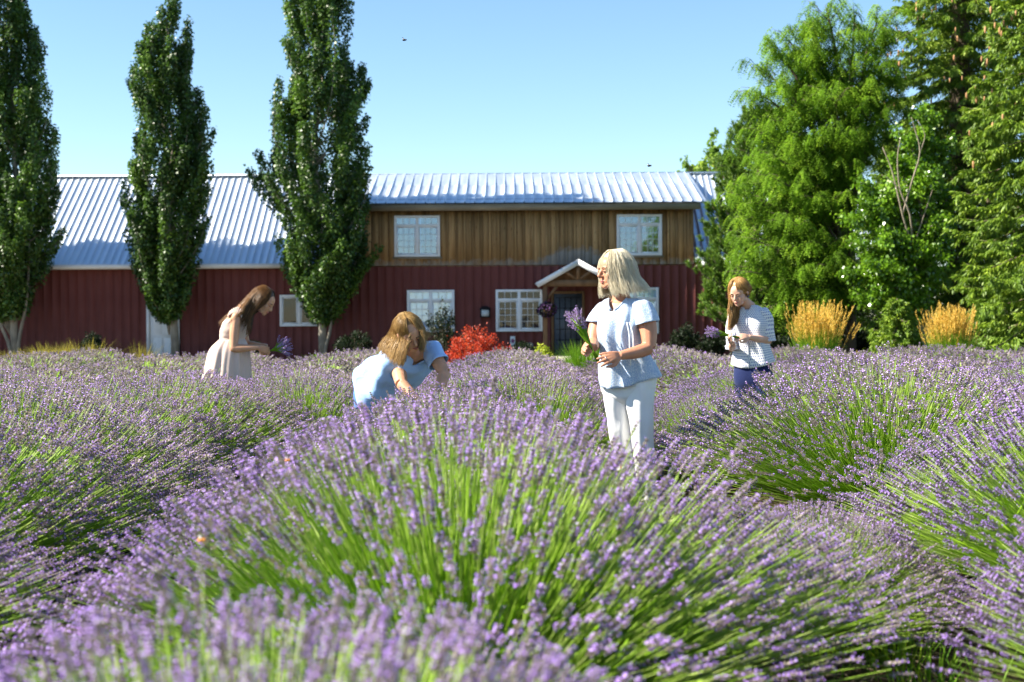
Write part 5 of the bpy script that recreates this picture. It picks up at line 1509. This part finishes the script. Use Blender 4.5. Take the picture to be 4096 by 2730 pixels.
# ======== woman in the dotted blouse ========
def W2():
    D = 12.6
    p = lambda x, y, dy=0.0: at(x, y, D + dy)
    base = p(3010, 1830, 0); base[2] = 0
    o = thing('person', base, 'young woman in white dotted blouse and navy trousers looking down at a lavender bunch', 'person')
    nt_ = nrm((-.32, -.95, 0)); rt = nrm((.95, -.32, 0))
    bd = MB()
    H = Head(p(2966, 1214, -.04), (-.52, -.76, -.42), (-.22, -.28, .93), .98)
    head_prims(bd, H)
    nb = p(2999, 1232, .02)
    bd.tube([nb, nb * .5 + H(0, .03, .03) * .5, H(0, .03, .05), H(0, .02, .1)], [.062, .050, .047, .045], 14, 3)
    Sl, Sr = p(3060, 1258, -.03), p(2938, 1260, .07)
    El, Wl = p(3077, 1362, -.04), p(2994, 1349, -.20)
    Er, Wr = p(2926, 1392, -.02), p(2930, 1376, -.20)
    for S in (Sl, Sr): bd.tube([nb + (0, 0, -.02), nb * .4 + S * .6 + (0, 0, -.005), S], [.055, .05, .045], 12, 2)
    P = rings_loft([(p(3000, 1238, .03), rt * .11, nt_ * .065), (p(3002, 1290, .02), rt * .145, nt_ * .09), (p(3006, 1350, .02), rt * .135, nt_ * .095), (p(3010, 1400, .02), rt * .135, nt_ * .09), (p(3013, 1470, .02), rt * .155, nt_ * .105)], 28, 4)
    bd.grid(P, closed=True, cap0=True, cap1=True)
    bd.tube([Sl, Sl * .5 + El * .5 + (.008, 0, 0), El], [.048, .044, .036], 12, 4)
    bd.tube([El, El * .62 + Wl * .38 + (0, 0, -.004), Wl], [.037, .035, .023], 12, 4)
    bd.tube([Sr, Sr * .5 + Er * .5, Er], [.045, .042, .036], 12, 4); bd.tube([Er, Er * .5 + Wr * .5, Wr], [.036, .033, .024], 12, 4)
    hand(bd, Wl, p(2945, 1346, -.26) - Wl, (-.2, .6, -.5), (.45, .55, .65, .7), .92, -1, .6)
    hand(bd, Wr, p(2912, 1352, -.24) - Wr, (.5, -.45, .55), (.75, .8, .85, .9), .92, 1, .8)
    legs = [(p(2978, 1500, .05), p(2980, 1660, .05), p(2984, 1800, .12)), (p(3048, 1500, -.02), p(3052, 1660, -.04), p(3058, 1810, .02))]
    for a, k, f in legs:
        f[2] = .08
        bd.tube([a, k, f], [.075, .05, .035], 12, 4)
        toe = f + nt_ * .15; toe[2] = .03; bd.tube([f + (0, 0, -.03) - nt_ * .03, f + nt_ * .06 + (0, 0, -.04), toe], [.034, .034, .025], 10, 3)
    fuse('body', bd, SK2, o, .0055, 4)
    global MAT_LID
    MAT_LID = SK2
    face_parts(H, o, LIP, BROW2)
    q = np.random.RandomState(8).uniform(0, 6.28, 8)
    tr = MB()
    tr.grid(rings_loft([(p(3012, 1430, .02), rt * .150, nt_ * .105), (p(3013, 1475, .02), rt * .168, nt_ * .122, 2.4), (p(3013, 1520, .02), rt * .170, nt_ * .122, 2.5), (p(3013, 1552, .02), rt * .15, nt_ * .10, 2.4), (p(3013, 1566, .02), rt * .09, nt_ * .05)], 44, 5), closed=True, cap1=True)
    for i, (a, k, f) in enumerate(legs):
        tr.grid(rings_loft([(a + (0, 0, .05), rt * .086, nt_ * .105), (a * .6 + k * .4, rt * .080, nt_ * .09), (k, rt * .062, nt_ * .065), (k * .5 + f * .5, rt * .058, nt_ * .06), (f + (0, 0, .03), rt * .048, nt_ * .05)], 36, 8, lambda a_, t: .0035 * np.sin(18 * t + 2 * a_ + i)), closed=True)
    tr.build('trousers', cloth_mat('navy_cotton', (.008, .016, .075), rough=.75), o, True)
    def bl(a, t):
        return (.003 + .009 * t) * (.6 * np.sin(7 * a + q[0] + 2 * t) + .5 * np.sin(4 * a + q[1] + 5 * t) * t + .35 * np.sin(15 * t + 2 * a + q[2]))
    rows = [(p(2996, 1222, .02), rt * .075, nt_ * .062, 2.1), (p(2999, 1234, .022), rt * .115, nt_ * .075, 2.2), (p(3002, 1256, .02), rt * .158, nt_ * .095, 2.5), (p(3004, 1300, .01), rt * .162, nt_ * .118, 2.4), (p(3006, 1345, .01), rt * .156, nt_ * .118, 2.2), (p(3009, 1395, .015), rt * .165, nt_ * .122, 2.2), (p(3013, 1448, .02), rt * .192, nt_ * .138, 2.2)]
    P = rings_loft(rows, 80, 7, bl)
    an = np.linspace(0, 2 * math.pi, 80, endpoint=False); tt = np.linspace(0, 1, P.shape[0])
    P[:, :, 2] += (np.clip((tt - .7) / .3, 0, 1) ** 2)[:, None] * (-.055 * np.clip(np.cos(an - 1.75), 0, 1) ** 1.5)[None]
    hole = np.abs(an[None] - math.pi / 2 - .05) < .40 * np.clip(1 - tt / .24, 0, 1)[:, None] ** .8
    sh = MB()
    dots = cloth_mat('white_dotted_cloth', (.80, .80, .79), (.16, .20, .42), 'dots', (64, 64), .8, .25, .15)
    sh.grid(P, closed=True, uv=np.stack(np.meshgrid(an / (2 * math.pi) * 1.0, tt * .60), -1), hole=hole)
    for S, E, sg in ((Sl, El, 1), (Sr, Er, -1)):
        d = nrm(E - S); r2 = nrm(np.cross(d, nt_)); L = np.linalg.norm(E - S)
        rows = [(S - d * .058 - rt * sg * .02, r2 * .004, nt_ * .004, 2), (S - d * .053 - rt * sg * .016, r2 * .034, nt_ * .038, 2), (S - d * .034 - rt * sg * .008, r2 * .050, nt_ * .058, 2), (S + d * .015, r2 * .058, nt_ * .064, 2), (S + d * L * .35 + rt * sg * .006, r2 * .055, nt_ * .060, 2), (S + d * L * .7 + rt * sg * .005, r2 * .052, nt_ * .057, 2), (S + d * L * .93, r2 * .050, nt_ * .055, 2), (S + d * L * .96, r2 * .057, nt_ * .061, 2), (S + d * L * 1.05, r2 * .055, nt_ * .059, 2)]
        Q = rings_loft(rows, 36, 5, lambda a, t: .0045 * np.sin(20 * t + 2 * np.sin(a + sg) + sg) + .003 * np.sin(5 * a + 4 * t))
        sh.grid(Q, closed=True, uv=np.stack(np.meshgrid(np.linspace(0, .36, 36), np.linspace(0, .28, Q.shape[0])), -1))
    sh.build('blouse', dots, o, True, solid=.003)
    pk_ = MB()
    fr = np.argmin(np.abs(an - 1.62))
    pk_.tube(P[9::3, fr] + nt_ * .004, .006, 6); pk_.build('placket', cloth_mat('placket_cloth', (.50, .52, .58)), o, True)
    er_ = MB(); er_.blob(H(.080, -.002, .066), .011, 10, 8); er_.build('earring', plain('dull_earring', (.12, .11, .13), .4, .5), o, True)
    gs, gt = [], []
    E0 = p(2912, 1322, -.10)
    ths = np.radians([18, 45, 75, 105, 135, 165, 195, 225, 255, 285, 310, 332])
    for i, th in enumerate(ths):
        s, c = math.sin(th), math.cos(th); f = i / (len(ths) - 1)
        tgt = p(2912 + 34 * (1 - f) - 4 * math.sin(5 * f), 1318 - 26 * (1 - f) ** 2, -.05 - .10 * f)
        neck = p(2918 + 66 * (1 - f) ** 1.2, 1222 + 14 * f, .06 * (1 - f) + .0 - .10 * f)
        q0 = [H(-.012, .03 - .02 * c, .231), H(.05 * s - .006, .02 - .06 * c, .222), H(.084 * s, .02 - .100 * c, .165), H(.094 * s, .03 - .108 * c, .105)]
        if s > .2:      # her left side: tucked back behind the ear and round the nape
            q0[3] = H(.084 * s, .05 - .05 * c, .095)
        pts = q0 + [neck, neck * .5 + tgt * .5 + (.010 * math.sin(i * 2), -.01, 0), tgt]
        gs.append(pts); gt.append(.10 * math.sin(i * 1.7))
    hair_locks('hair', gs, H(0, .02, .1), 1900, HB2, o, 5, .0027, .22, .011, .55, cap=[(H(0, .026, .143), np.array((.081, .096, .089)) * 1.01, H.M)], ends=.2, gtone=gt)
    bouquet('lavender_bouquet', 'flat bunch of lavender held by the woman in the dotted blouse', p(2930, 1346, -.25), p(2842, 1324, -.27), 46, 22, .032, spike=.05)
    return o

# ======== woman in the pale dress ========
def W3():
    D = 12.9
    p = lambda x, y, dy=0.0: at(x, y, D + dy)
    base = p(885, 1840, 0); base[2] = 0
    o = thing('person', base, 'young woman in pale pink sleeveless dress bending her head over lavender, long brown hair', 'person')
    f_ = nrm((.96, -.28, 0)); rt = nrm((.28, .96, 0))        # faces right; rt points away from the camera (her left)
    bd = MB()
    H = Head(p(1026, 1243, .0), (.80, -.20, -.62), (.62, .0, .78), 1.0)
    head_prims(bd, H)
    nb = p(962, 1244, 0)
    bd.tube([nb, nb * .4 + H(0, .03, .03) * .6, H(0, .02, .06), H(0, .02, .1)], [.060, .048, .046, .045], 14, 3)
    Sr, Sl = p(946, 1268, -.125), p(958, 1262, .15)
    Er, Wr = p(934, 1394, -.17), p(1036, 1390, -.13)
    El, Wl = p(985, 1378, .20), p(1046, 1384, .08)
    for S in (Sr, Sl): bd.tube([nb + (0, 0, -.02), nb * .4 + S * .6, S], [.055, .05, .045], 12, 2)
    ax = p(952, 1256) - p(905, 1400)
    P = rings_loft([(p(955, 1255, 0), rt * .12, f_ * .06), (p(942, 1300, 0), rt * .15, f_ * .095), (p(930, 1345, 0), rt * .125, f_ * .095), (p(918, 1390, 0), rt * .14, f_ * .11), (p(905, 1450, 0), rt * .155, f_ * .13)], 28, 4)
    bd.grid(P, closed=True, cap0=True, cap1=True)
    bd.blob(Sr, .046); bd.blob(Sl, .044); bd.blob(Er, .036); bd.tube([Sr, Sr * .5 + Er * .5 - f_ * .006, Er], [.047, .045, .036], 12, 4); bd.tube([Er, Er * .62 + Wr * .38 + (0, 0, -.004), Wr], [.037, .036, .023], 12, 4)
    bd.tube([Sl, Sl * .5 + El * .5, El], [.045, .042, .036], 12, 4); bd.tube([El, El * .6 + Wl * .4, Wl], [.036, .034, .023], 12, 4)
    hand(bd, Wr, p(1068, 1402, -.10) - Wr, (.1, .8, -.1), (.5, .6, .7, .75), .92, 1, .7)
    hand(bd, Wl, p(1075, 1396, .02) - Wl, (.1, -.8, -.1), (.6, .7, .75, .8), .92, -1, .7)
    for sg in (-1, 1):
        a = p(900, 1460) + rt * .08 * sg; f = p(885, 1830) + rt * .09 * sg + f_ * (.05 * sg); f[2] = .08
        bd.tube([a, a * .5 + f * .5, f], [.075, .052, .035], 12, 4); toe = f + f_ * .15; toe[2] = .03
        bd.tube([f - f_ * .03 + (0, 0, -.03), f + f_ * .06 + (0, 0, -.04), toe], [.034, .034, .025], 10, 3)
    fuse('body', bd, SK3, o, .0055, 4)
    global MAT_LID
    MAT_LID = SK3
    face_parts(H, o, LIP, BROW2)
    DR = cloth_mat('pale_pink_cotton', (.64, .50, .43), rough=.85, bump=.25, trans=.15)
    q = np.random.RandomState(9).uniform(0, 6.28, 8)
    dr = MB()
    rows = [(p(956, 1268, 0), rt * .115, f_ * .080, 2.4), (p(948, 1290, 0), rt * .150, f_ * .108, 2.4), (p(938, 1325, 0), rt * .150, f_ * .118, 2.3), (p(930, 1352, 0), rt * .134, f_ * .104, 2.2), (p(928, 1362, 0), rt * .136, f_ * .106, 2.2)]
    dr.grid(rings_loft(rows, 60, 5, lambda a, t: .0018 * np.sin(30 * t) + .002 * np.sin(6 * a + q[0])), closed=True)
    rows = [(p(928, 1360, 0), rt * .136, f_ * .108, 2.1), (p(918, 1400, 0), rt * .185, f_ * .165, 2.1), (p(912, 1460, 0), rt * .215, f_ * .182, 2.1), (p(905, 1540, 0), rt * .245, f_ * .205, 2.1), (p(897, 1640, 0), rt * .275, f_ * .235, 2.1), (p(892, 1730, 0), rt * .295, f_ * .26, 2.1)]
    dr.grid(rings_loft(rows, 140, 7, lambda a, t: (.004 + .020 * t) * (np.sin(11 * a + q[1] + .8 * np.sin(4 * t)) * .6 + .5 * np.sin(17 * a + q[2] + t) + .3 * np.sin(6 * a + q[3]))), closed=True)
    dr.build('dress', DR, o, True, solid=.003)
    st = MB()
    for S, sg in ((Sr, -1), (Sl, 1)):
        P_ = np.array([p(968, 1288) + rt * sg * .10, nb * .35 + S * .65 + (0, 0, .055), p(930, 1290) + rt * sg * .11])
        st.tube(P_, [.016, .018, .016], 10, 5, flat=1.0)
        for k in range(26):                                    # frilled strap edge
            c = S + np.array((.02 * math.cos(k), 0, .045 - .0 * k)) + rt * sg * .01
        st.grid(np.array([[nb * .35 + S * .65 + f_ * .075 * u + rt * sg * (.02 + v * .05) + (0, 0, .062 - .05 * v - .30 * abs(u) ** 2 * .12 + .008 * math.sin(u * 26)) for u in np.linspace(-1, 1, 34)] for v in (0, .5, 1)]))
    st.build('shoulder_strap', DR, o, True, solid=.003)
    gs, gt = [], []
    crown_ = (-.0, .02, .232)
    nth = 12
    for i in range(nth):
        f = i / (nth - 1)
        # from the near front lock round the back of the head to the far front lock
        th = math.radians(318 - 276 * f); s, c = math.sin(th), math.cos(th)
        back = math.sin(math.pi * f)
        q0 = [H(.0, .03 - .02 * c, .232), H(.05 * s, .025 - .06 * c, .223), H(.085 * s, .022 - .098 * c, .165), H(.095 * s, .03 - .104 * c, .105)]
        if f < .22 or f > .80:
            dy = -.13 if f < .5 else .12
            e1, e2, e3 = p(1004, 1262, dy * .8), p(998, 1300, dy), p(992 + 8 * math.sin(i * 3), 1338 + 6 * math.cos(i), dy)
        else:
            dy = -.14 + .28 * f
            e1, e2, e3 = p(952, 1232, dy * 1.0), p(916, 1262, dy * .9), p(888 + 4 * math.sin(i * 2), 1296 + 8 * math.cos(i * 3), dy * .6)
            if f < .42: e1, e2, e3 = p(972, 1242, -.16), p(950, 1262, -.16), p(922 + 6 * math.sin(i * 2), 1290, -.15)
        gs.append(q0 + [e1, e2, e3]); gt.append((.18 if .3 < f < .8 else -.08) + .06 * math.sin(i * 2.1))  # locks behind the head painted lighter for the sun, front locks darker
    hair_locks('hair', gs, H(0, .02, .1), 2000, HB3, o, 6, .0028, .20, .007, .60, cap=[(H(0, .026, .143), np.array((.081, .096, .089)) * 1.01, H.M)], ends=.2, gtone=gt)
    bouquet('lavender_bouquet', 'dark bunch of lavender held low by the woman in the pale dress', p(1076, 1406, -.04), p(1140, 1386, -.04), 60, 23, .07, spike=.05)
    return o

# ======== woman bending in the blue shirt ========
def W4():
    D = 10.2
    p = lambda x, y, dy=0.0: at(x, y, D + dy)
    base = p(1490, 1960, .25); base[2] = 0
    o = thing('person', base, 'woman in light blue denim shirt bending down into the lavender, dark blond hair hanging', 'person')
    bd = MB()
    H = Head(p(1648, 1382, -.42), (.40, -.72, -.56), (-.10, -.62, .78), 1.03)
    head_prims(bd, H)
    hipc, chest = p(1526, 1545, .14), p(1640, 1432, -.18)
    axis = nrm(chest - hipc)                                     # along the bent back, towards the head
    rt = nrm(np.array((.80, -.42, .42)) - axis * np.dot((.80, -.42, .42), axis))     # her left
    fr = np.cross(rt, axis); fr = fr if fr[2] < 0 else -fr       # belly side, down
    nb = chest + axis * .07
    bd.tube([nb - axis * .02, nb * .4 + H(0, .03, .03) * .6, H(0, .03, .06), H(0, .02, .1)], [.065, .052, .048, .045], 14, 3)
    Sr, Sl = p(1588, 1446, -.14), p(1722, 1398, -.22)
    Er, Wr = p(1606, 1536, -.38), p(1668, 1600, -.48)
    El, Wl = p(1778, 1492, -.34), p(1752, 1585, -.50)
    for S in (Sr, Sl): bd.tube([nb - axis * .03, nb * .4 + S * .6, S], [.06, .055, .05], 12, 2)
    P = rings_loft([(chest + axis * .03, rt * .13, fr * .07), (chest - axis * .08, rt * .165, fr * .11), (chest * .55 + hipc * .45, rt * .15, fr * .11), (hipc + axis * .06, rt * .16, fr * .12), (hipc - axis * .06, rt * .16, fr * .12)], 28, 4)
    bd.grid(P, closed=True, cap0=True, cap1=True)
    bd.tube([Sr, Sr * .5 + Er * .5, Er], [.056, .054, .044], 12, 4); bd.tube([Er, Er * .6 + Wr * .4, Wr], [.044, .041, .028], 12, 4)
    bd.tube([Sl, Sl * .5 + El * .5, El], [.054, .052, .043], 12, 4); bd.tube([El, El * .6 + Wl * .4, Wl], [.043, .040, .028], 12, 4)
    hand(bd, Wr, (.5, -.4, -.7), (.6, .6, .2), .5, .98, -1, .6); hand(bd, Wl, (-.4, -.5, -.7), (-.6, .5, .2), .5, .98, 1, .6)
    legs = []
    for sg, ft in ((-1, p(1478, 1960, .18)), (1, p(1545, 1960, .10))):
        a = hipc + rt * .085 * sg + (0, 0, -.04); ft = ft.copy(); ft[2] = .085
        k = a * .5 + ft * .5 + (.06, -.06, 0); legs.append((a, k, ft))
        bd.tube([a, k, ft], [.085, .056, .038], 12, 4)
        td = nrm((.7, -.7, 0)); toe = ft + td * .15; toe[2] = .03
        bd.tube([ft - td * .03 + (0, 0, -.03), ft + td * .06 + (0, 0, -.04), toe], [.036, .036, .026], 10, 3)
    fuse('body', bd, SK4, o, .0055, 4)
    global MAT_LID
    MAT_LID = SK4
    face_parts(H, o, LIP, BROW2)
    tr = MB(); yv = nrm(np.cross(rt, (0, 0, 1)))
    tr.grid(rings_loft([(hipc + axis * .08, rt * .150, fr * .105), (hipc, rt * .172, fr * .128, 2.3), (hipc - axis * .10 + (0, 0, -.03), rt * .175, fr * .142, 2.3), (hipc - axis * .15 + (0, 0, -.10), rt * .14, yv * .10)], 44, 5), closed=True, cap1=True)
    for i, (a, k, f) in enumerate(legs):
        rx, ry = nrm((.75, .66, 0)), nrm((.66, -.75, 0))
        tr.grid(rings_loft([(a + (0, 0, .06), rx * .10, ry * .12), (a * .6 + k * .4, rx * .09, ry * .10), (k, rx * .072, ry * .076), (k * .5 + f * .5, rx * .066, ry * .068), (f + (0, 0, .02), rx * .06, ry * .062)], 36, 7, lambda a_, t: .004 * np.sin(20 * t + 2 * a_)), closed=True)
    tr.build('jeans', cloth_mat('blue_denim', (.07, .17, .42), rough=.85, bump=.3), o, True)
    q = np.random.RandomState(3).uniform(0, 6.28, 8)
    SHM = cloth_mat('light_blue_denim_shirt', (.34, .53, .86), rough=.85, bump=.6)
    sh = MB()
    rows = [(nb + axis * .03, rt * .080, fr * .068, 2.1), (chest + axis * .055, rt * .135, fr * .088, 2.3), (chest + axis * .01, rt * .180, fr * .115, 2.5), (chest - axis * .09, rt * .186, fr * .140, 2.4), (chest * .5 + hipc * .5, rt * .178, fr * .150, 2.2), (hipc + axis * .07, rt * .200, fr * .170, 2.2), (hipc - axis * .02, rt * .215, fr * .182, 2.2)]
    P = rings_loft(rows, 80, 7, lambda a, t: (.008 + .012 * t) * (.7 * np.sin(5 * a + q[0] + 5 * t) + .6 * np.sin(3 * a + 13 * t + q[1]) + .6 * np.abs(np.sin(12 * t + 1.5 * a + q[2])) + .35 * np.sin(31 * t - 3 * a + q[3])))
    an = np.linspace(0, 2 * math.pi, 80, endpoint=False); tt = np.linspace(0, 1, P.shape[0])
    vn = np.exp(-((an - math.pi / 2) / .30) ** 2)
    P -= (np.clip(1 - tt / .18, 0, 1)[:, None] * (.10 * vn)[None])[:, :, None] * axis
    P[:, :, 2] -= (np.clip((tt - .45) / .55, 0, 1))[:, None] * (.05 * np.clip(np.cos(an - math.pi / 2), 0, 1))[None]
    sh.grid(P, closed=True)
    for S, E, sg in ((Sr, Er, -1), (Sl, El, 1)):
        d = nrm(E - S); r2 = nrm(np.cross(d, fr)); n2 = np.cross(r2, d); L = np.linalg.norm(E - S)
        rows = [(S - rt * sg * .06, r2 * .062, n2 * .085, 2), (S + d * .0, r2 * .072, n2 * .080, 2), (S + d * .06, r2 * .070, n2 * .076, 2), (S + d * .105, r2 * .066, n2 * .071, 2), (S + d * .11, r2 * .070, n2 * .075, 2), (S + d * .135, r2 * .069, n2 * .074, 2)]
        sh.grid(rings_loft(rows, 36, 5, lambda a, t: .005 * np.sin(4 * a + 5 * t + sg) * t), closed=True)
    sh.build('shirt', SHM, o, True, solid=.003)
    co = MB()                                                     # open collar
    for sg in (-1, 1):
        c0, c1 = nb + rt * sg * .075 - axis * .015 + fr * .02, chest + rt * sg * .03 - axis * .07 + fr * .135
        co.grid(np.array([[c0 * (1 - u) + c1 * u + rt * sg * (.012 + v * .045) + fr * (.03 * math.sin(u * 3.1) + .006 - v * .01) for v in np.linspace(0, 1, 5)] for u in np.linspace(0, 1, 8)]))
    co.build('collar', SHM, o, True, solid=.004)
    inner = MB(); inner.grid(np.array([[chest + axis * (.01 - .10 * v) + rt * u * (.07 - .05 * v) + fr * (.088 + .04 * v) for u in np.linspace(-1, 1, 6)] for v in np.linspace(0, 1, 5)]))
    inner.build('undershirt', cloth_mat('black_top', (.015, .013, .018)), o, True, solid=.004)
    gs, gt = [], []
    spec = [  # angle round the head, then hanging points in the photograph's frame
        (342, (1656, 1312, -.57), (1648, 1328, -.59), (1640, 1350, -.60)), (322, (1634, 1350, -.55), (1624, 1402, -.58), (1618, 1454, -.58)), (306, (1634, 1352, -.56), (1618, 1410, -.58), (1604, 1480, -.58)), (288, (1612, 1350, -.52), (1592, 1410, -.55), (1578, 1476, -.55)), (262, (1588, 1348, -.46), (1566, 1402, -.50), (1556, 1448, -.50)),
        (236, (1566, 1346, -.38), (1544, 1390, -.42), (1534, 1436, -.42)), (210, (1556, 1340, -.30), (1530, 1372, -.32), (1516, 1416, -.33)), (186, (1590, 1320, -.24), (1540, 1350, -.24), (1510, 1392, -.26)), (160, (1640, 1310, -.20), (1610, 1330, -.16), (1560, 1370, -.16)),
        (128, (1690, 1318, -.30), (1704, 1330, -.28), (1722, 1346, -.26)), (95, (1700, 1330, -.40), (1706, 1350, -.38), (1726, 1344, -.36)), (64, (1694, 1344, -.50), (1692, 1380, -.52), (1690, 1414, -.52)), (50, (1692, 1342, -.54), (1690, 1378, -.56), (1686, 1412, -.56)), (28, (1680, 1316, -.57), (1688, 1332, -.58), (1692, 1356, -.58))]
    for i, (dg, a, b_, c_) in enumerate(spec):
        th = math.radians(dg); s, c = math.sin(th), math.cos(th)
        gs.append([H(.004 * s, .03 - .02 * c, .234), H(.05 * s, .025 - .06 * c, .225), H(.088 * s, .022 - .102 * c, .168), p(*a), p(*b_), p(*c_)]); gt.append(.12 * math.sin(i * 1.9))
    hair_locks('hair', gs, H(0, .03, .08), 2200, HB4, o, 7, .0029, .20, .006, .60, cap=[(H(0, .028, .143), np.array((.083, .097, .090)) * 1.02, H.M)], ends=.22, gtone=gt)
    return o
W1(); W2(); W3(); W4()
# ------------------------------------------------------------------ small things on and before the barn
b = at(1941, 1271, YW - .06)
o = thing('wall_lantern', b, 'square dark framed wall lantern on the red siding left of the porch window', 'lantern')
x0, z0 = at(1921, 1271, YW)[0], at(1941, 1271, YW)[2]; x1, z1 = at(1961, 1234, YW)[0], at(1941, 1234, YW)[2]
m = MB(); y0, y1 = YW - .22, YW - .036
for xx in (x0, x1 - .045):
    for yy in (y0, y1 - .045): m.span(xx, xx + .045, yy, yy + .045, z0 + .04, z1 - .05)
m.span(x0 - .01, x1 + .01, y0 - .01, y1, z0, z0 + .04); m.span(x0 - .02, x1 + .02, y0 - .02, y1, z1 - .05, z1)
m.build('frame', M_iron, o)
m = MB(); m.span(x0 + .046, x1 - .046, y0 + .012, y0 + .018, z0 + .045, z1 - .055); m.build('pane', plain('frosted_lantern_glass', (.62, .66, .68), .3), o)
m = MB(); m.tube([((x0 + x1) / 2, YW - .13, z0 + .04), ((x0 + x1) / 2, YW - .13, z0 + .16)], .05, 10); m.build('bulb', M_white, o, True)
m = MB(); m.grid(np.array([[(x0 - .02, y0 - .02, z1), (x1 + .02, y0 - .02, z1), (x1 + .02, y1, z1), (x0 - .02, y1, z1)], [(x0 + .1, y0 + .06, z1 + .07), (x1 - .1, y0 + .06, z1 + .07), (x1 - .1, y1 - .06, z1 + .07), (x0 + .1, y1 - .06, z1 + .07)]]), closed=True, cap1=True); m.build('cap', M_iron, o)

b = at(2608, 1240, YW - .06)
o = thing('porch_lamp', b, 'small brass wall lamp beside the window behind the white haired woman', 'lamp')
m = MB(); m.tube([b + (0, .02, 0), b + (0, -.10, .02)], .02, 8); m.blob(b + (0, -.11, -.01), (.06, .06, .07)); m.build('shade', plain('brass', (.5, .33, .10), .35, .8), o, True)
m = MB(); m.span(b[0] - .05, b[0] + .05, YW - .06, YW - .036, b[2] - .08, b[2] + .08); m.build('wall_plate', M_iron, o)

# white plaque with a painted flower, oval plaque
a, c = at(2041, 1346, YW - .05), at(2061, 1400, YW - .05)
o = thing('flower_plaque', ((a[0] + c[0]) / 2, YW - .06, c[2]), 'tall white wall plaque with a painted purple flower right of the red barberry', 'plaque')
m = MB(); m.span(a[0], c[0], YW - .075, YW - .036, c[2], a[2]); m.build('board', M_white, o, bevel=.01)
m = MB(); xm, zm = (a[0] + c[0]) / 2, c[2] + (a[2] - c[2]) * .66
for k in range(5):
    an_ = k * 1.2566; m.blob((xm + .035 * math.cos(an_), YW - .079, zm + .045 * math.sin(an_)), (.034, .006, .036), 8, 6)
m.build('flower', plain('plaque_purple', (.22, .06, .16), .6), o, True)
b = at(2117, 1381, YW - .05)
o = thing('oval_plaque', b, 'small grey oval plaque on the siding below the porch window', 'plaque')
m = MB(); an_ = np.linspace(0, 6.2832, 28, endpoint=False)
ring = lambda r, y: np.stack([b[0] + .145 * r * np.cos(an_), np.full(28, y), b[2] + .092 * r * np.sin(an_)], 1)
m.grid(np.array([ring(1, YW - .036), ring(1, YW - .06), ring(.9, YW - .066), ring(.86, YW - .058), ring(.01, YW - .056)]), closed=True)
m.build('plate', plain('grey_plaque', (.26, .25, .24), .6), o)
m = MB()
for z_, w_ in ((.03, .07), (0, .085), (-.03, .06)):
    for k in range(5): m.span(b[0] - w_ + k * w_ * .4, b[0] - w_ + k * w_ * .4 + w_ * .28, YW - .062, YW - .0565, b[2] + z_ - .006, b[2] + z_ + .006)
m.build('relief', plain('plaque_relief', (.42, .40, .37), .6), o)

# hanging flower basket
rs = np.random.RandomState(301)
b = at(2190, 1240, PY - .12)
o = thing('hanging_basket', b, 'purple flower basket hanging from the left porch post', 'flower basket')
m = MB(); m.grid(np.array([[b + (r * math.cos(t), r * math.sin(t), z) for t in np.linspace(0, 6.2832, 16, endpoint=False)] for r, z in ((.19, .02), (.19, -.03), (.15, -.13), (.07, -.19))]), closed=True, cap1=True); m.build('basket', M_timber, o, True)
m = MB()
for k in range(3):
    t = k * 2.094; m.tube([b + (.18 * math.cos(t), .18 * math.sin(t), .02), b + (0, 0, .48)], .006, 5)
m.tube([b + (0, 0, .47), b + (0, .10, .55), b + (0, .2, .56)], .01, 5); m.build('hanger', M_iron, o)
m, fl = MB(), MB()
n = 900; d = unit_rows(rs.normal(0, 1, (n, 3))); P = b + (0, 0, -.0) + d * (rs.uniform(.5, 1, n)[:, None] ** .5) * np.array((.30, .28, .24))
leaf_quads(m, P, d + rs.normal(0, .5, (n, 3)), rs.normal(0, 1, (n, 3)), .06, .045, np.clip(rs.normal(.5, .2, n), 0, 1))
n = 420; d = unit_rows(rs.normal(0, 1, (n, 3))); P = b + d * np.array((.31, .29, .25)) * rs.uniform(.8, 1.05, n)[:, None]
leaf_quads(fl, P, d + rs.normal(0, .8, (n, 3)), d, .055, .055, rs.uniform(.2, 1, n))
m.build('foliage', M_darkleaf, o); fl.build('blossom', leafy('purple_petunia', [(0, (.05, .02, .07)), (1, (.16, .06, .24))], .3), o)

# insects over the field
def bee(px, py, D, label, cat='insect', col=M_iron, s=1.0, wing=(.5, .5, .5)):
    b = at(px, py, D)
    o = thing('bee', b, label, cat, None)
    m = MB(); m.blob(b, np.array((.010, .006, .006)) * s, 10, 6); m.blob(b + np.array((.010, 0, .001)) * s, np.array((.005, .005, .005)) * s, 8, 6); m.build('abdomen', col, o, True)
    w_ = MB()
    for q in (-1, 1): w_.add([b + np.array(v) * s for v in ((.002, 0, .005), (-.004, q * .014, .012), (-.012, q * .012, .010))], [(0, 1, 2)])
    w_.build('wing', plain('insect_wing', wing, .4), o)
M_orange = plain('orange_insect', (.75, .28, .04), .5)
bee(1616, 161, 8.0, 'dark bee in flight against the sky right of the widest poplar')
bee(2596, 664, 8.0, 'dark bee in flight above the roof ridge')
bee(803, 2162, 3.3, 'orange bee on a spike at the left flank of the big mound', col=M_orange, s=.8)
bee(1148, 1842, 4.2, 'orange bee above the spikes left of the big mound', col=M_orange, s=.7)
